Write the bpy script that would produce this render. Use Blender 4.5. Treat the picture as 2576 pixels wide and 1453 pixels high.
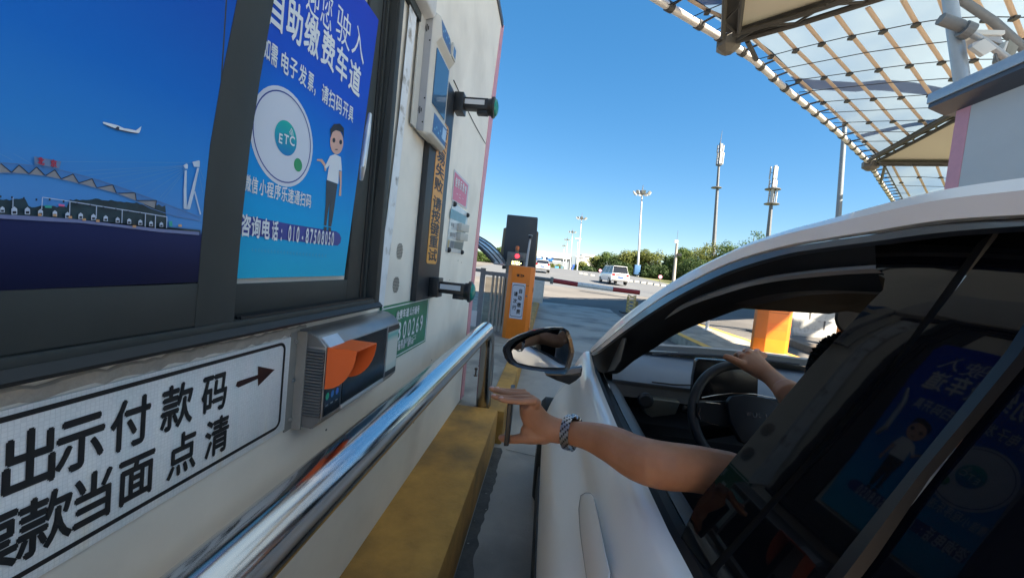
import bpy, bmesh, math, random
from mathutils import Vector, Matrix, noise as mnoise
sc = bpy.context.scene
for o in list(bpy.data.objects): bpy.data.objects.remove(o)
rad = math.radians
# ------------------------------------------------------------------ camera
YAW, PITCH, ROLL, FPX = rad(4.8), rad(-3.0), rad(5.9), 1000.0     # focal length in units of a 2576 px wide frame
EYE = Vector((0, 0, 1.5))
def cam_axes():
    fw = Vector((math.cos(PITCH)*math.cos(YAW), math.cos(PITCH)*math.sin(YAW), math.sin(PITCH)))
    rt = Vector((math.sin(YAW), -math.cos(YAW), 0)); up = rt.cross(fw)
    return rt*math.cos(ROLL)+up*math.sin(ROLL), up*math.cos(ROLL)-rt*math.sin(ROLL), fw
CR, CU, CF = cam_axes()
cd = bpy.data.cameras.new('camera'); cam = bpy.data.objects.new('camera', cd); sc.collection.objects.link(cam)
cam.matrix_world = Matrix(((CR.x, CU.x, -CF.x, EYE.x), (CR.y, CU.y, -CF.y, EYE.y), (CR.z, CU.z, -CF.z, EYE.z), (0, 0, 0, 1)))
cd.sensor_width = 36; cd.lens = 36*FPX/2576; cd.clip_start = .02; cd.clip_end = 3000
sc.camera = cam
# ------------------------------------------------------------------ sky, sun, exposure
SUN_EL, SUN_AZ = rad(44), rad(232)        # azimuth measured from +x (road direction) towards +y
w = bpy.data.worlds.new('World'); sc.world = w; w.use_nodes = True
nt = w.node_tree; sky = nt.nodes.new('ShaderNodeTexSky'); sky.sky_type = 'NISHITA'; sky.sun_disc = False
sky.sun_elevation = SUN_EL; sky.sun_rotation = rad(90)-SUN_AZ; sky.air_density = 1.0; sky.dust_density = .3; sky.ozone_density = 4.0
gm = nt.nodes.new('ShaderNodeGamma'); hs = nt.nodes.new('ShaderNodeHueSaturation'); gm.inputs[1].default_value = .65; hs.inputs['Saturation'].default_value = 1.6; hs.inputs['Hue'].default_value = .5
nt.links.new(sky.outputs[0], gm.inputs[0]); nt.links.new(gm.outputs[0], hs.inputs['Color']); nt.links.new(hs.outputs[0], nt.nodes['Background'].inputs[0]); nt.nodes['Background'].inputs[1].default_value = .05
sd = bpy.data.lights.new('sun', 'SUN'); sun = bpy.data.objects.new('sun', sd); sc.collection.objects.link(sun)
sd.energy = 3.4; sd.angle = rad(.53); sd.color = (1, .90, .74)
tosun = Vector((math.cos(SUN_EL)*math.cos(SUN_AZ), math.cos(SUN_EL)*math.sin(SUN_AZ), math.sin(SUN_EL)))
sun.rotation_euler = tosun.to_track_quat('Z', 'Y').to_euler()
vs = sc.view_settings; vs.view_transform = 'Standard'; vs.look = 'None'; vs.gamma = 1; vs.exposure = 2.8; vs.use_curve_mapping = False
# ------------------------------------------------------------------ helpers
def ray(p):
    return (CR*((p[0]-1288)/FPX) + CU*((726.5-p[1])/FPX) + CF)
def Y(p, y): d = ray(p); return EYE + d*(y/d.y)
def X(p, x): d = ray(p); return EYE + d*(x/d.x)
def Z(p, z): d = ray(p); return EYE + d*((z-1.5)/d.z)
def PL(p, p0, n): d = ray(p); return EYE + d*((Vector(p0)-EYE).dot(n)/d.dot(n))
def px(v):
    v = Vector(v)-EYE; return (1288+FPX*v.dot(CR)/v.dot(CF), 726.5-FPX*v.dot(CU)/v.dot(CF))
def gz(x): return 0.0 if x < 18 else (.045*(x-18) if x < 68 else 2.25+.0025*(x-68))
def G(p):
    d = ray(p); t = 1.0
    for i in range(6000):
        q = EYE+d*t
        if q.z <= gz(q.x): return q
        t *= 1.0015
    return q
def lerp(a, b, t): return a+(b-a)*t
class MB:
    def __init__(s): s.v = []; s.f = []
    def add(s, vs, fs):
        b = len(s.v); s.v += [Vector(v) for v in vs]; s.f += [tuple(i+b for i in f) for f in fs]; return s
    def poly(s, vs): return s.add(vs, [tuple(range(len(vs)))])
    def box(s, a, b):
        x0, y0, z0 = a; x1, y1, z1 = b
        return s.add([(x0,y0,z0),(x1,y0,z0),(x1,y1,z0),(x0,y1,z0),(x0,y0,z1),(x1,y0,z1),(x1,y1,z1),(x0,y1,z1)],
                     [(0,3,2,1),(4,5,6,7),(0,1,5,4),(1,2,6,5),(2,3,7,6),(3,0,4,7)])
    def prism(s, vs, d):
        vs = [Vector(v) for v in vs]; d = Vector(d); n = len(vs)
        return s.add(vs+[v+d for v in vs], [tuple(range(n)), tuple(range(2*n-1, n-1, -1))]+[(i, i+n, (i+1) % n+n, (i+1) % n) for i in range(n)])
    def tube(s, pts, r, n=12, cap=True, flat=1.0):
        pts = [Vector(p) for p in pts]; rs = r if isinstance(r, (list, tuple)) else [r]*len(pts)
        up = None; rings = []
        for i, p in enumerate(pts):
            t = (pts[min(i+1, len(pts)-1)]-pts[max(i-1, 0)]).normalized()
            if up is None: up = Vector((0, 0, 1)) if abs(t.z) < .9 else Vector((1, 0, 0))
            a = (up - t*up.dot(t)).normalized(); up = a; b = t.cross(a)
            q = rs[i]; ra, rb = (q if isinstance(q, (tuple, list)) else (q, q*flat))
            rings.append([p+a*(ra*math.cos(2*math.pi*k/n))+b*(rb*math.sin(2*math.pi*k/n)) for k in range(n)])
        return s.loft(rings, True, cap)
    def loft(s, rings, closed=True, cap=False):
        n = len(rings[0]); fs = []
        for i in range(len(rings)-1):
            for k in range(n if closed else n-1):
                k2 = (k+1) % n; fs.append((i*n+k, i*n+k2, (i+1)*n+k2, (i+1)*n+k))
        if cap: fs += [tuple(range(n-1, -1, -1)), tuple((len(rings)-1)*n+k for k in range(n))]
        return s.add([v for r in rings for v in r], fs)
    def lathe(s, c, axis, prof, n=20):
        c = Vector(c); t = Vector(axis).normalized(); a = t.orthogonal().normalized(); b = t.cross(a)
        return s.loft([[c+t*h+a*(r*math.cos(2*math.pi*k/n))+b*(r*math.sin(2*math.pi*k/n)) for k in range(n)] for h, r in prof], True, True)
    def build(s, name, m, parent=None, smooth=False, bev=0, seg=2, flip=True):
        me = bpy.data.meshes.new(name); me.from_pydata([tuple(v) for v in s.v], [], s.f); me.update()
        bm = bmesh.new(); bm.from_mesh(me)
        bmesh.ops.remove_doubles(bm, verts=bm.verts, dist=1e-5)
        if flip: bmesh.ops.recalc_face_normals(bm, faces=bm.faces)
        if bev:
            es = [e for e in bm.edges if len(e.link_faces) == 2 and e.calc_face_angle(0) > .5]
            bmesh.ops.bevel(bm, geom=es, offset=bev, segments=seg, profile=.6, affect='EDGES', clamp_overlap=True)
        for f in bm.faces: f.smooth = smooth or bool(bev)
        bm.to_mesh(me); bm.free()
        if (smooth or bev):
            try: me.set_sharp_from_angle(angle=rad(38))
            except Exception: pass
        me.materials.append(m)
        o = bpy.data.objects.new(name, me); sc.collection.objects.link(o)
        if parent:
            o.parent = parent; o.matrix_parent_inverse = parent.matrix_world.inverted() if False else Matrix.Translation(-Vector(parent.location))
        return o
def thing(name, label, cat, loc=(0, 0, 0), group=None):
    o = bpy.data.objects.new(name, None); sc.collection.objects.link(o); o.location = loc; o.empty_display_size = .1
    o['label'] = label; o['category'] = cat
    if group: o['group'] = group
    return o
def tag(o, label, cat, group=None):
    o['label'] = label; o['category'] = cat
    if group: o['group'] = group
    return o
def struct(o): o['kind'] = 'structure'; return o
def copy_tree(o, parent=None):
    c = o.copy(); sc.collection.objects.link(c)
    if parent: c.parent = parent
    for ch in list(o.children): copy_tree(ch, c)
    return c
# ------------------------------------------------------------------ materials
MATS = {}
def mat(name, col, rough=.5, metal=0, noise=.12, scale=14, bump=0, bscale=60, spec=.5, coat=0, emis=0, rvar=.0, stain=None, stretch=None):
    if name in MATS: return MATS[name]
    m = bpy.data.materials.new(name); m.use_nodes = True; t = m.node_tree; N = t.nodes; L = t.links
    b = N['Principled BSDF']; b.inputs['Base Color'].default_value = (*col, 1); b.inputs['Roughness'].default_value = rough
    b.inputs['Metallic'].default_value = metal; b.inputs['Specular IOR Level'].default_value = spec; b.inputs['Coat Weight'].default_value = coat
    b.inputs['Coat Roughness'].default_value = .04
    tc = N.new('ShaderNodeTexCoord'); mp = N.new('ShaderNodeMapping'); L.new(tc.outputs['Object'], mp.inputs[0])
    if stretch: mp.inputs['Scale'].default_value = stretch
    if noise:
        n = N.new('ShaderNodeTexNoise'); n.inputs['Scale'].default_value = scale; n.inputs['Detail'].default_value = 8; n.inputs['Roughness'].default_value = .65
        L.new(mp.outputs[0], n.inputs['Vector'])
        mr = N.new('ShaderNodeMapRange'); mr.inputs[1].default_value = .25; mr.inputs[2].default_value = .75; mr.inputs[3].default_value = 1-noise; mr.inputs[4].default_value = 1+noise
        L.new(n.outputs[0], mr.inputs[0])
        mx = N.new('ShaderNodeMix'); mx.data_type = 'RGBA'; mx.blend_type = 'MULTIPLY'; mx.inputs[0].default_value = 1; mx.inputs[6].default_value = (*col, 1)
        L.new(mr.outputs[0], mx.inputs[7]); out = mx.outputs[2]
        if stain:
            scol, sscale, lo, hi, amt = stain
            n2 = N.new('ShaderNodeTexNoise'); n2.inputs['Scale'].default_value = sscale; n2.inputs['Detail'].default_value = 6; L.new(mp.outputs[0], n2.inputs['Vector'])
            r2 = N.new('ShaderNodeMapRange'); r2.inputs[1].default_value = lo; r2.inputs[2].default_value = hi; r2.inputs[3].default_value = 0; r2.inputs[4].default_value = amt
            L.new(n2.outputs[0], r2.inputs[0])
            m2 = N.new('ShaderNodeMix'); m2.data_type = 'RGBA'; L.new(r2.outputs[0], m2.inputs[0]); L.new(out, m2.inputs[6]); m2.inputs[7].default_value = (*scol, 1); out = m2.outputs[2]
        L.new(out, b.inputs['Base Color'])
        if rvar:
            r3 = N.new('ShaderNodeMapRange'); r3.inputs[1].default_value = .3; r3.inputs[2].default_value = .7; r3.inputs[3].default_value = max(0, rough-rvar); r3.inputs[4].default_value = rough+rvar
            L.new(n.outputs[0], r3.inputs[0]); L.new(r3.outputs[0], b.inputs['Roughness'])
    if bump:
        n3 = N.new('ShaderNodeTexNoise'); n3.inputs['Scale'].default_value = bscale; n3.inputs['Detail'].default_value = 6; L.new(mp.outputs[0], n3.inputs['Vector'])
        bp = N.new('ShaderNodeBump'); bp.inputs['Strength'].default_value = bump; bp.inputs['Distance'].default_value = .01; L.new(n3.outputs[0], bp.inputs['Height']); L.new(bp.outputs[0], b.inputs['Normal'])
    if emis:
        b.inputs['Emission Color'].default_value = (*col, 1); b.inputs['Emission Strength'].default_value = emis
    MATS[name] = m; return m
def grad_mat(name, stops, z0, z1, rough=.35, spec=.12, axis='Z'):
    m = bpy.data.materials.new(name); m.use_nodes = True; t = m.node_tree; b = t.nodes['Principled BSDF']; b.inputs['Roughness'].default_value = rough; b.inputs['Specular IOR Level'].default_value = spec
    g = t.nodes.new('ShaderNodeNewGeometry'); s = t.nodes.new('ShaderNodeSeparateXYZ'); t.links.new(g.outputs['Position'], s.inputs[0])
    mr = t.nodes.new('ShaderNodeMapRange'); mr.inputs[1].default_value = z0; mr.inputs[2].default_value = z1; t.links.new(s.outputs[axis], mr.inputs[0])
    r = t.nodes.new('ShaderNodeValToRGB'); t.links.new(mr.outputs[0], r.inputs[0])
    e = r.color_ramp.elements
    e[0].position = stops[0][0]; e[0].color = (*stops[0][1], 1); e[1].position = stops[-1][0]; e[1].color = (*stops[-1][1], 1)
    for p, c in stops[1:-1]: q = e.new(p); q.color = (*c, 1)
    t.links.new(r.outputs[0], b.inputs['Base Color']); return m
def glass_mat(name, tint=.9, gloss_rough=.02, col=(1, 1, 1)):
    m = bpy.data.materials.new(name); m.use_nodes = True; t = m.node_tree; N = t.nodes; N.remove(N['Principled BSDF'])
    tr = N.new('ShaderNodeBsdfTransparent'); tr.inputs[0].default_value = (tint*col[0], tint*col[1], tint*col[2], 1)
    gl = N.new('ShaderNodeBsdfGlossy'); gl.inputs['Roughness'].default_value = gloss_rough
    lw = N.new('ShaderNodeLayerWeight'); lw.inputs[0].default_value = .5; pw = N.new('ShaderNodeMath'); pw.operation = 'POWER'; pw.inputs[1].default_value = 4.0
    fr = N.new('ShaderNodeMapRange'); fr.inputs[3].default_value = .04; fr.inputs[4].default_value = .6; mx = N.new('ShaderNodeMixShader')
    t.links.new(lw.outputs['Facing'], pw.inputs[0]); t.links.new(pw.outputs[0], fr.inputs[0]); t.links.new(fr.outputs[0], mx.inputs[0]); t.links.new(tr.outputs[0], mx.inputs[1]); t.links.new(gl.outputs[0], mx.inputs[2]); t.links.new(mx.outputs[0], N['Material Output'].inputs[0]); return m
# ------------------------------------------------------------------ lettering (glyph outlines from the built-in font)
_gl = {}
def glyph(ch):
    if ch not in _gl:
        cu = bpy.data.curves.new('g', 'FONT'); cu.body = ch; cu.resolution_u = 3
        o = bpy.data.objects.new('g', cu); sc.collection.objects.link(o)
        me = bpy.data.meshes.new_from_object(o.evaluated_get(bpy.context.evaluated_depsgraph_get()))
        _gl[ch] = ([(v.co.x, v.co.y) for v in me.vertices], [tuple(p.vertices) for p in me.polygons])
        bpy.data.objects.remove(o); bpy.data.meshes.remove(me); bpy.data.curves.remove(cu)
    return _gl[ch]
def letters(mb, chars, f, bold=0, step=.0002, N=Vector((0, -1, 0))):
    # f(i, u, v) -> point for cell coordinates u, v in 0..1 of the i-th character
    for i, ch in enumerate(chars):
        if ch == ' ': continue
        vs, fs = glyph(ch)
        if not vs: continue
        if ord(ch) < 256:                                            # latin glyphs: centre in the cell
            a = min(q[0] for q in vs); b = max(q[0] for q in vs); k = .5-(a+b)/2
            ww = max(b-a, .2); vs = [((q[0]+k-.5)*min(1.5, .86/ww)+.5 if ch not in '1-:' else q[0]+k, q[1]*1.12-.02) for q in vs]
        offs = [(0, 0)] + ([(bold, 0), (-bold, 0), (0, bold), (0, -bold)] if bold else [])
        for k, (du, dv) in enumerate(offs):
            mb.add([f(i, q[0]+du, q[1]+.12+dv)+N*(step*k) for q in vs], fs)
    return mb
# ------------------------------------------------------------------ shared materials
WHITE_PANEL = mat('white wall panel', (.82, .765, .67), .5, noise=.07, scale=3, stain=((.42, .37, .30), 1.6, .50, .8, .6))
CREAM = mat('cream powder coat', (.52, .50, .45), .45, noise=.05)
PINK = mat('pink trim paint', (.62, .27, .31), .45, noise=.06)
FRAME = mat('dark grey aluminium', (.042, .046, .044), .5, noise=.08, spec=.25)
FRAME_D = mat('black channel', (.012, .013, .014), .5)
RUBBER = mat('black rubber', (.006, .0065, .008), .55, spec=.2)
BLACK = mat('black plastic', (.014, .015, .017), .42)
STEEL = mat('polished stainless steel', (.58, .58, .59), .16, metal=1, noise=.10, scale=22, rvar=.08, stretch=(.4, 6, 6))
GREYMET = mat('grey painted metal', (.17, .17, .165), .45, metal=.3, noise=.1)
SILVER = mat('brushed silver', (.42, .43, .44), .32, metal=.8, noise=.08)
WHITE_P = mat('white paint', (.72, .72, .71), .4, noise=.04)
ORANGE = mat('orange box paint', (.80, .20, .010), .45, noise=.07, scale=5)
ORANGE_H = mat('orange plastic hood', (.95, .15, .025), .42, noise=.03)
INK = mat('black ink', (.012, .012, .013), .5, noise=0)
WHITE_INK = mat('white ink', (.75, .77, .8), .5, noise=0)
YELLOW_KERB = mat('yellow kerb paint', (.50, .25, .05), .85, noise=.24, scale=7, bump=.4, bscale=45, stain=((.10, .068, .035), 2.6, .44, .72, .8))
CONCRETE = mat('concrete', (.42, .385, .34), .85, noise=.18, scale=3, bump=.3, bscale=30)
D = .636                                     # distance of the booth wall from the eye line
IT = .31                                     # top of the toll island
def W(p, off=0.0): return Y(p, D-off)
# ------------------------------------------------------------------ ground
def ground():
    mb = MB(); xs = [-60, -20, -8, 0, 4, 10, 18, 24, 32, 42, 55, 68, 90, 130, 200, 400, 900, 2000]; ys = [-1500, -300, -80, -30, -10, -4, 0, 4, 10, 30, 80, 300, 1500]
    n = len(ys)
    mb.add([(x, y, gz(x)-.0) for x in xs for y in ys], [(i*n+k, i*n+k+1, (i+1)*n+k+1, (i+1)*n+k) for i in range(len(xs)-1) for k in range(n-1)])
    m = mat('plaza concrete', (.130, .118, .106), .85, noise=.14, scale=.35, bump=.25, bscale=14, stain=((.065, .06, .053), .22, .42, .68, .75))
    struct(mb.build('ground', m))
ground()
def sheet(name, pts, m, dz=.004):
    mb = MB(); n = 24; A, B, Cc, Dd = [Vector((p[0], p[1], 0)) for p in pts]
    vs = []; 
    for i in range(n+1):
        for k in range(5):
            a = lerp(A, Dd, i/n); b = lerp(B, Cc, i/n); q = lerp(a, b, k/4); vs.append((q.x, q.y, gz(q.x)+dz))
    mb.add(vs, [(i*5+k, i*5+k+1, (i+1)*5+k+1, (i+1)*5+k) for i in range(n) for k in range(4)])
    return struct(mb.build(name, m))
LANE = mat('worn lane asphalt', (.34, .30, .255), .7, noise=.2, scale=1.6, bump=.35, bscale=70, stain=((.10, .09, .08), .9, .48, .68, .85), rvar=.1)
sheet('road', [(-14, -3.1), (-14, .33), (19, .33), (19, -3.1)], LANE)
BOUNCE = mat('pale bounce ground', (.58, .56, .52), .85, noise=.1, scale=2, bump=.2)  # pale ground sheets out of view, added to bounce light onto the booth
struct(MB().add([(-16, -24, .005), (5.5, -24, .005), (5.5, -5.6, .005), (-16, -5.6, .005)], [(0, 1, 2, 3)]).build('road', BOUNCE)); struct(MB().add([(-16, -3.5, .006), (-1.6, -3.5, .006), (-1.6, .28, .006), (-16, .28, .006)], [(0, 1, 2, 3)]).build('road', BOUNCE))
ASPH = mat('asphalt', (.10, .104, .11), .85, noise=.12, scale=.6, bump=.2, bscale=40)
def rpath(name, left, right, m, dz=.004):
    mb = MB(); vs = []
    for (l, r) in zip(left, right):
        for k in range(5):
            q = lerp(Vector(l), Vector(r), k/4); vs.append((q.x, q.y, gz(q.x)+dz))
    mb.add(vs, [(i*5+k, i*5+k+1, (i+1)*5+k+1, (i+1)*5+k) for i in range(len(left)-1) for k in range(4)])
    return struct(mb.build(name, m))
def along(a, b, n): return [lerp(Vector(a), Vector(b), i/n) for i in range(n+1)]
RE = [(27, -12.5), (34, -15.0), (40, -15.6), (52, -15.4), (68, -14.3), (85, -10.8), (105, -7.6), (150, -3.5), (210, 0)]
rpath('road', [(31, 7, 0), (36, 7.5, 0), (40, 8, 0), (52, 8, 0), (68, 8, 0), (85, 8, 0), (105, 8, 0), (150, 8, 0), (210, 8, 0)], [(x, y, 0) for x, y in RE], ASPH)
GRASS = mat('dry grass verge', (.12, .125, .045), .9, noise=.35, scale=1.5, bump=.6, bscale=30)
rpath('verge', [(x, y, 0) for x, y in RE], [(x-6, y-90, 0) for x, y in RE], GRASS, .008)
# ------------------------------------------------------------------ toll islands
isl = struct(MB().prism([(-14, .285, 0), (3.28, .285, 0), (3.28, 3.4, 0), (-14, 3.4, 0)], (0, 0, IT)).build('pavement', YELLOW_KERB, bev=.025))
ISL2 = mat('dusty island paving', (.33, .28, .22), .9, noise=.2, scale=4, bump=.4, bscale=40, stain=((.17, .145, .12), 3, .45, .65, .8))
struct(MB().prism([(3.30, .40, 0), (17.5, .40, 0), (17.5, 3.4, 0), (3.30, 3.4, 0)], (0, 0, IT-.04)).build('pavement', ISL2))
struct(MB().prism([(3.29, .23, 0), (17.6, .20, 0), (17.6, .398, 0), (3.29, .398, 0)], (0, 0, IT-.02)).build('kerb', YELLOW_KERB, bev=.02))
struct(MB().prism([(-14, -3.6, 0), (9, -3.47, 0), (12, -3.44, 0), (16.5, -4.0, 0), (16.5, -5.0, 0), (13, -5.5, 0), (-14, -5.5, 0)], (0, 0, .25)).build('pavement', ISL2, bev=.02))
YLINE = mat('yellow kerb line', (.60, .33, .05), .8, noise=.2, scale=6)
struct(MB().prism([(-14, -3.6, .25), (9, -3.47, .25), (12, -3.44, .25), (16.3, -4.0, .25), (16.3, -4.2, .25), (12, -3.64, .25), (9, -3.67, .25), (-14, -3.8, .25)], (0, 0, .006)).build('road_marking', YLINE))
struct(MB().prism([(-14, -5.33, .25), (13, -5.33, .25), (16.2, -4.85, .25), (16.3, -4.98, .25), (13, -5.49, .25), (-14, -5.49, .25)], (0, 0, .006)).build('road_marking', YLINE))
struct(MB().prism([(-14, -12, 0), (14, -11.2, 0), (14, -13.2, 0), (-14, -14, 0)], (0, 0, .25)).build('pavement', ISL2, bev=.02))
struct(MB().prism([(4, -7.35, 0), (11.5, -7.35, 0), (13.5, -7.7, 0), (13.5, -7.9, 0), (4, -8.2, 0)], (0, 0, .2)).build('pavement', mat('dirt strip', (.16, .12, .085), .95, noise=.3, scale=8), bev=.02))
# damp dirt with shade painted in, cracks and litter in the gutter beside the kerb
DIRT_SHADE = mat('damp dirt and shade', (.075, .066, .055), .75, noise=.45, scale=9, bump=.5, bscale=60)
random.seed(12); dl = []; dr = []
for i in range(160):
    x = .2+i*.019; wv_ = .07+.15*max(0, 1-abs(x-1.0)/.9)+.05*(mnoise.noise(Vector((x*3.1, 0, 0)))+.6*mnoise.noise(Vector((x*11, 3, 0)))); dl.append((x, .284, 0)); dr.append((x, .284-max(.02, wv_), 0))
rpath('gutter_dirt_shade', dl, dr, DIRT_SHADE, .007)
ck = MB()
def crack(pts, w_=.006):
    for a_, b_ in zip(pts[:-1], pts[1:]):
        a_, b_ = Vector(a_), Vector(b_); n_ = (b_-a_).orthogonal().normalized()*w_*random.uniform(.5, 1.2)
        ck.add([(a_.x-n_.x, a_.y-n_.y, .009), (b_.x-n_.x, b_.y-n_.y, .009), (b_.x+n_.x, b_.y+n_.y, .009), (a_.x+n_.x, a_.y+n_.y, .009)], [(0, 1, 2, 3)])
def wander(x0, y0, x1, y1, n=9, j=.018): return [(lerp(x0, x1, i/n)+random.uniform(-j, j), lerp(y0, y1, i/n)+random.uniform(-j, j)) for i in range(n+1)]
crack(wander(1.62, .28, 1.5, -.2)); crack(wander(1.5, .02, .9, .05)); crack(wander(1.32, .05, 1.36, -.2, 5)); crack(wander(3.2, .2, 3.0, -1.2)); crack(wander(6.5, .1, 6.9, -2.6, 24, .05), .006); crack(wander(11.2, -.9, 11.4, -2.8, 24, .08), .009)
struct(ck.build('road_crack', mat('crack dark', (.03, .028, .025), .95, noise=0), None, flip=False))
bits = MB()
for k in range(70):
    x, y = random.uniform(.7, 2.6), random.uniform(-.02, .27)
    if random.random() < .35: x, y = random.uniform(2.6, 7), random.uniform(-1.5, .2)
    s_ = random.uniform(.003, .010); a_ = random.uniform(0, 6.28); z_ = .011
    bits.add([(x+s_*math.cos(a_+t_)*(1 if j % 2 else .6), y+s_*math.sin(a_+t_)*(1 if j % 2 else .6), z_+(s_*.5 if j == 1 else 0)) for j, t_ in enumerate((0, 1.2, 2.6, 4.0, 5.2))], [(0, 1, 2, 3, 4)])
bt_ = bits.build('gutter_litter', mat('pale litter', (.33, .30, .25), .8, noise=.3, scale=200), None, flip=False); bt_['kind'] = 'stuff'
# ------------------------------------------------------------------ toll booth beside the lane
booth = thing('toll_booth', 'white panelled toll booth with a pink corner strip and dark grey window', 'booth', (1, D, IT))
XE = 3.58
EAVE = 3.62
wall_mb = MB().prism([(-4, D, IT), (3.36, D, IT), (3.36, D, IT+1.2), (3.60, D, EAVE), (-4, D, EAVE)], (0, 2.3, 0))
wall_mb.build('wall', WHITE_PANEL, booth)
# pink strip follows the far edge of the wall
pin = [(1160, 996), (1186, 709), (1207, 510), (1231, 295), (1262, 64)]; pout = [(1166.5, 996), (1193.5, 709), (1214.5, 510), (1240.5, 295), (1268.5, 64)]
a = [W(p, .004) for p in pin]; b = [W(p, .004) for p in pout]
for q in (a, b):
    q.insert(0, Vector((q[0].x, q[0].y, IT)))
mb = MB().loft([[x, y, y+Vector((0, 2.25, 0)), x+Vector((0, 2.25, 0))] for x, y in zip(a, b)], True, True)
mb.build('edge_strip', PINK, booth)
mb = MB().prism([(-4, D-.012, EAVE), (3.625, D-.012, EAVE), (3.625, D+2.4, EAVE), (-4, D+2.4, EAVE)], (0, 0, .05)); mb.build('roof', mat('dark roof edge', (.05, .055, .065), .4), booth)
# shutter housing above the window
hb_ = W((1058.7, 52.7)); hf_ = X((1092.8, 43.4), hb_.x)
mb = MB().prism([(-4, D-.001, hb_.z), (-4, hf_.y, hf_.z-.004), (-4, hf_.y-.006, hf_.z+.01), (-4, hf_.y-.006, hf_.z+.35), (-4, D-.001, hf_.z+.35)], (hb_.x+4, 0, 0)); mb.build('shutter_box', mat('shutter housing paint', (.62, .61, .59), .5), booth, bev=.004)
MB().box((-4, D-.02, hb_.z-.035), (hb_.x-.05, D-.0015, hb_.z-.001)).build('shutter_rail', FRAME, booth)
# window frame (outer ring), sashes, track
def ring(x0, x1, z0, z1, t, y0, y1):
    m = MB(); tl, tr, tb, tt = t
    m.box((x0, y0, z0), (x0+tl, y1, z1)); m.box((x1-tr, y0, z0), (x1, y1, z1)); m.box((x0+tl, y0+.0005, z0), (x1-tr, y1, z0+tb)); m.box((x0+tl, y0+.0005, z1-tt), (x1-tr, y1, z1)); return m
ZB, ZT = 1.5-.1735, 1.5+1.02
ring(-1.5, 1.385, ZB, ZT, (.05, .035, .015, .05), D-.045, D-.001).build('window_frame', FRAME, booth, bev=.003)
MB().prism([(-1.5, D-.001, ZB-.012), (-1.5, D-.055, ZB-.016), (-1.5, D-.058, ZB-.010), (-1.5, D-.0455, ZB+.002), (-1.5, D-.001, ZB+.002)], (2.89, 0, 0)).build('window_sill', FRAME_D, booth)
def SQ(p, off): return W(p, off)
ring(-1.45, .66, ZB+.016, ZT-.05, (.05, .004, .075, .05), D-.040, D-.012).build('sash', FRAME, booth, bev=.0025)
MB().prism([SQ(p, .041) for p in [(490, 830), (500, 712), (516, 501), (530, 366), (558, 200), (598, 0), (620, -110), (720, -110), (690, 0), (655, 200), (630, 366), (611, 540), (589, 800), (587, 830)]], (0, .028, 0)).build('meeting_stile', FRAME, booth, bev=.0015)
ring(.70, 1.295, ZB+.016, ZT-.05, (.05, .085, .067, .05), D-.0115, D-.002).build('sash', FRAME, booth, bev=.002)
tr = MB()
for k in range(4): tr.box((.74, D-.040+.009*k, ZB+.0155), (1.345, D-.0365+.009*k, ZB+.021))
tr.build('sliding_track', FRAME_D, booth)
MB().box((1.30, D-.012, ZB+.016), (1.35, D-.0015, ZT-.05)).build('jamb_channel', FRAME_D, booth)
MB().box((1.318, D-.018, ZB+.016), (1.328, D-.0125, ZT-.05)).build('jamb_rail', FRAME, booth)
MB().box((-1.45, D-.0385, ZB+.09), (.66, D-.028, ZT-.10)).build('window_glass', mat('dark window glass', (.01, .012, .015), .06, noise=0), booth)
hp = [Y((931, 288), D-.05), Y((925, 330), D-.062), Y((913, 420), D-.062), Y((908.5, 452), D-.05)]
MB().tube(hp, [.007, .0105, .0105, .007], 12, True, .8).build('window_handle', mat('worn chrome handle', (.6, .62, .64), .3, metal=.7), booth, smooth=True)
# white peeling jamb strip
STRIP = mat('peeling white strip', (.74, .76, .78), .5, noise=.1, scale=20, stain=((.25, .22, .18), 14, .56, .68, .9))
sl = [(1027, 56), (1003, 300), (974, 540), (945, 752)]; sr = [(1047, 56), (1019, 300), (993, 540), (964, 776)]
MB().loft([[W(p, .012), W(q, .012), W(q, .0), W(p, .0)] for p, q in zip([(1037, -60)]+sl, [(1058, -60)]+sr)], True, True).build('jamb_strip', STRIP, booth)
# ragged sealant under the sill
random.seed(4)
sv = []; N_ = 60
for i in range(N_+1):
    x = lerp(.18, 1.02, i/N_); zt = 1.5-.2085+random.uniform(-.004, .004)-.012*max(0, .55-x); sv.append((x, zt))
mb = MB().loft([[Vector((x, D-.0015, zt)), Vector((x, D-.0045, zt-.004)), Vector((x, D-.0012, zt-.022))] for x, zt in sv], False)
mb.build('sealant', mat('old sealant', (.40, .37, .32), .8, noise=.25, scale=30, bump=.4), booth, smooth=True, flip=False)
# speaker grilles
def grille(c):
    q = W(c); g = MB()
    for iu in range(-6, 7):
        for iv in range(-6, 7):
            u, v = iu*.0062+(.0031 if iv % 2 else 0), iv*.0062
            if math.hypot(u, v) < .036:
                g.poly([(q.x+u+.0026*math.cos(t), D-.0012, q.z+v+.0026*math.sin(t)) for t in [k*math.pi/3 for k in range(6)]])
    g.build('speaker_grille', INK, booth)
grille((1005, 631.6)); grille((995.6, 716))
# thin cable on the wall
c0, c1 = W((1141.5, 202), .003), W((1221.5, 361.5), .003)
MB().tube([lerp(c0, c1, i/12)+Vector((0, 0, -.015*math.sin(math.pi*i/12))) for i in range(13)], .0025, 6).build('cable', INK, booth)
# screws and scuffs on the wall
sc_mb = MB()
for p in [(1160, 660), (1205, 640), (1152, 655), (1019, 775), (1131, 704), (1085, 905), (820, 1080), (1040, 1062)]:
    q = W(p); sc_mb.lathe((q.x, D-.0005, q.z), (0, -1, 0), [(0, .004), (.002, .003)], 8)
sc_mb.build('wall_screw', GREYMET, booth)
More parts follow.
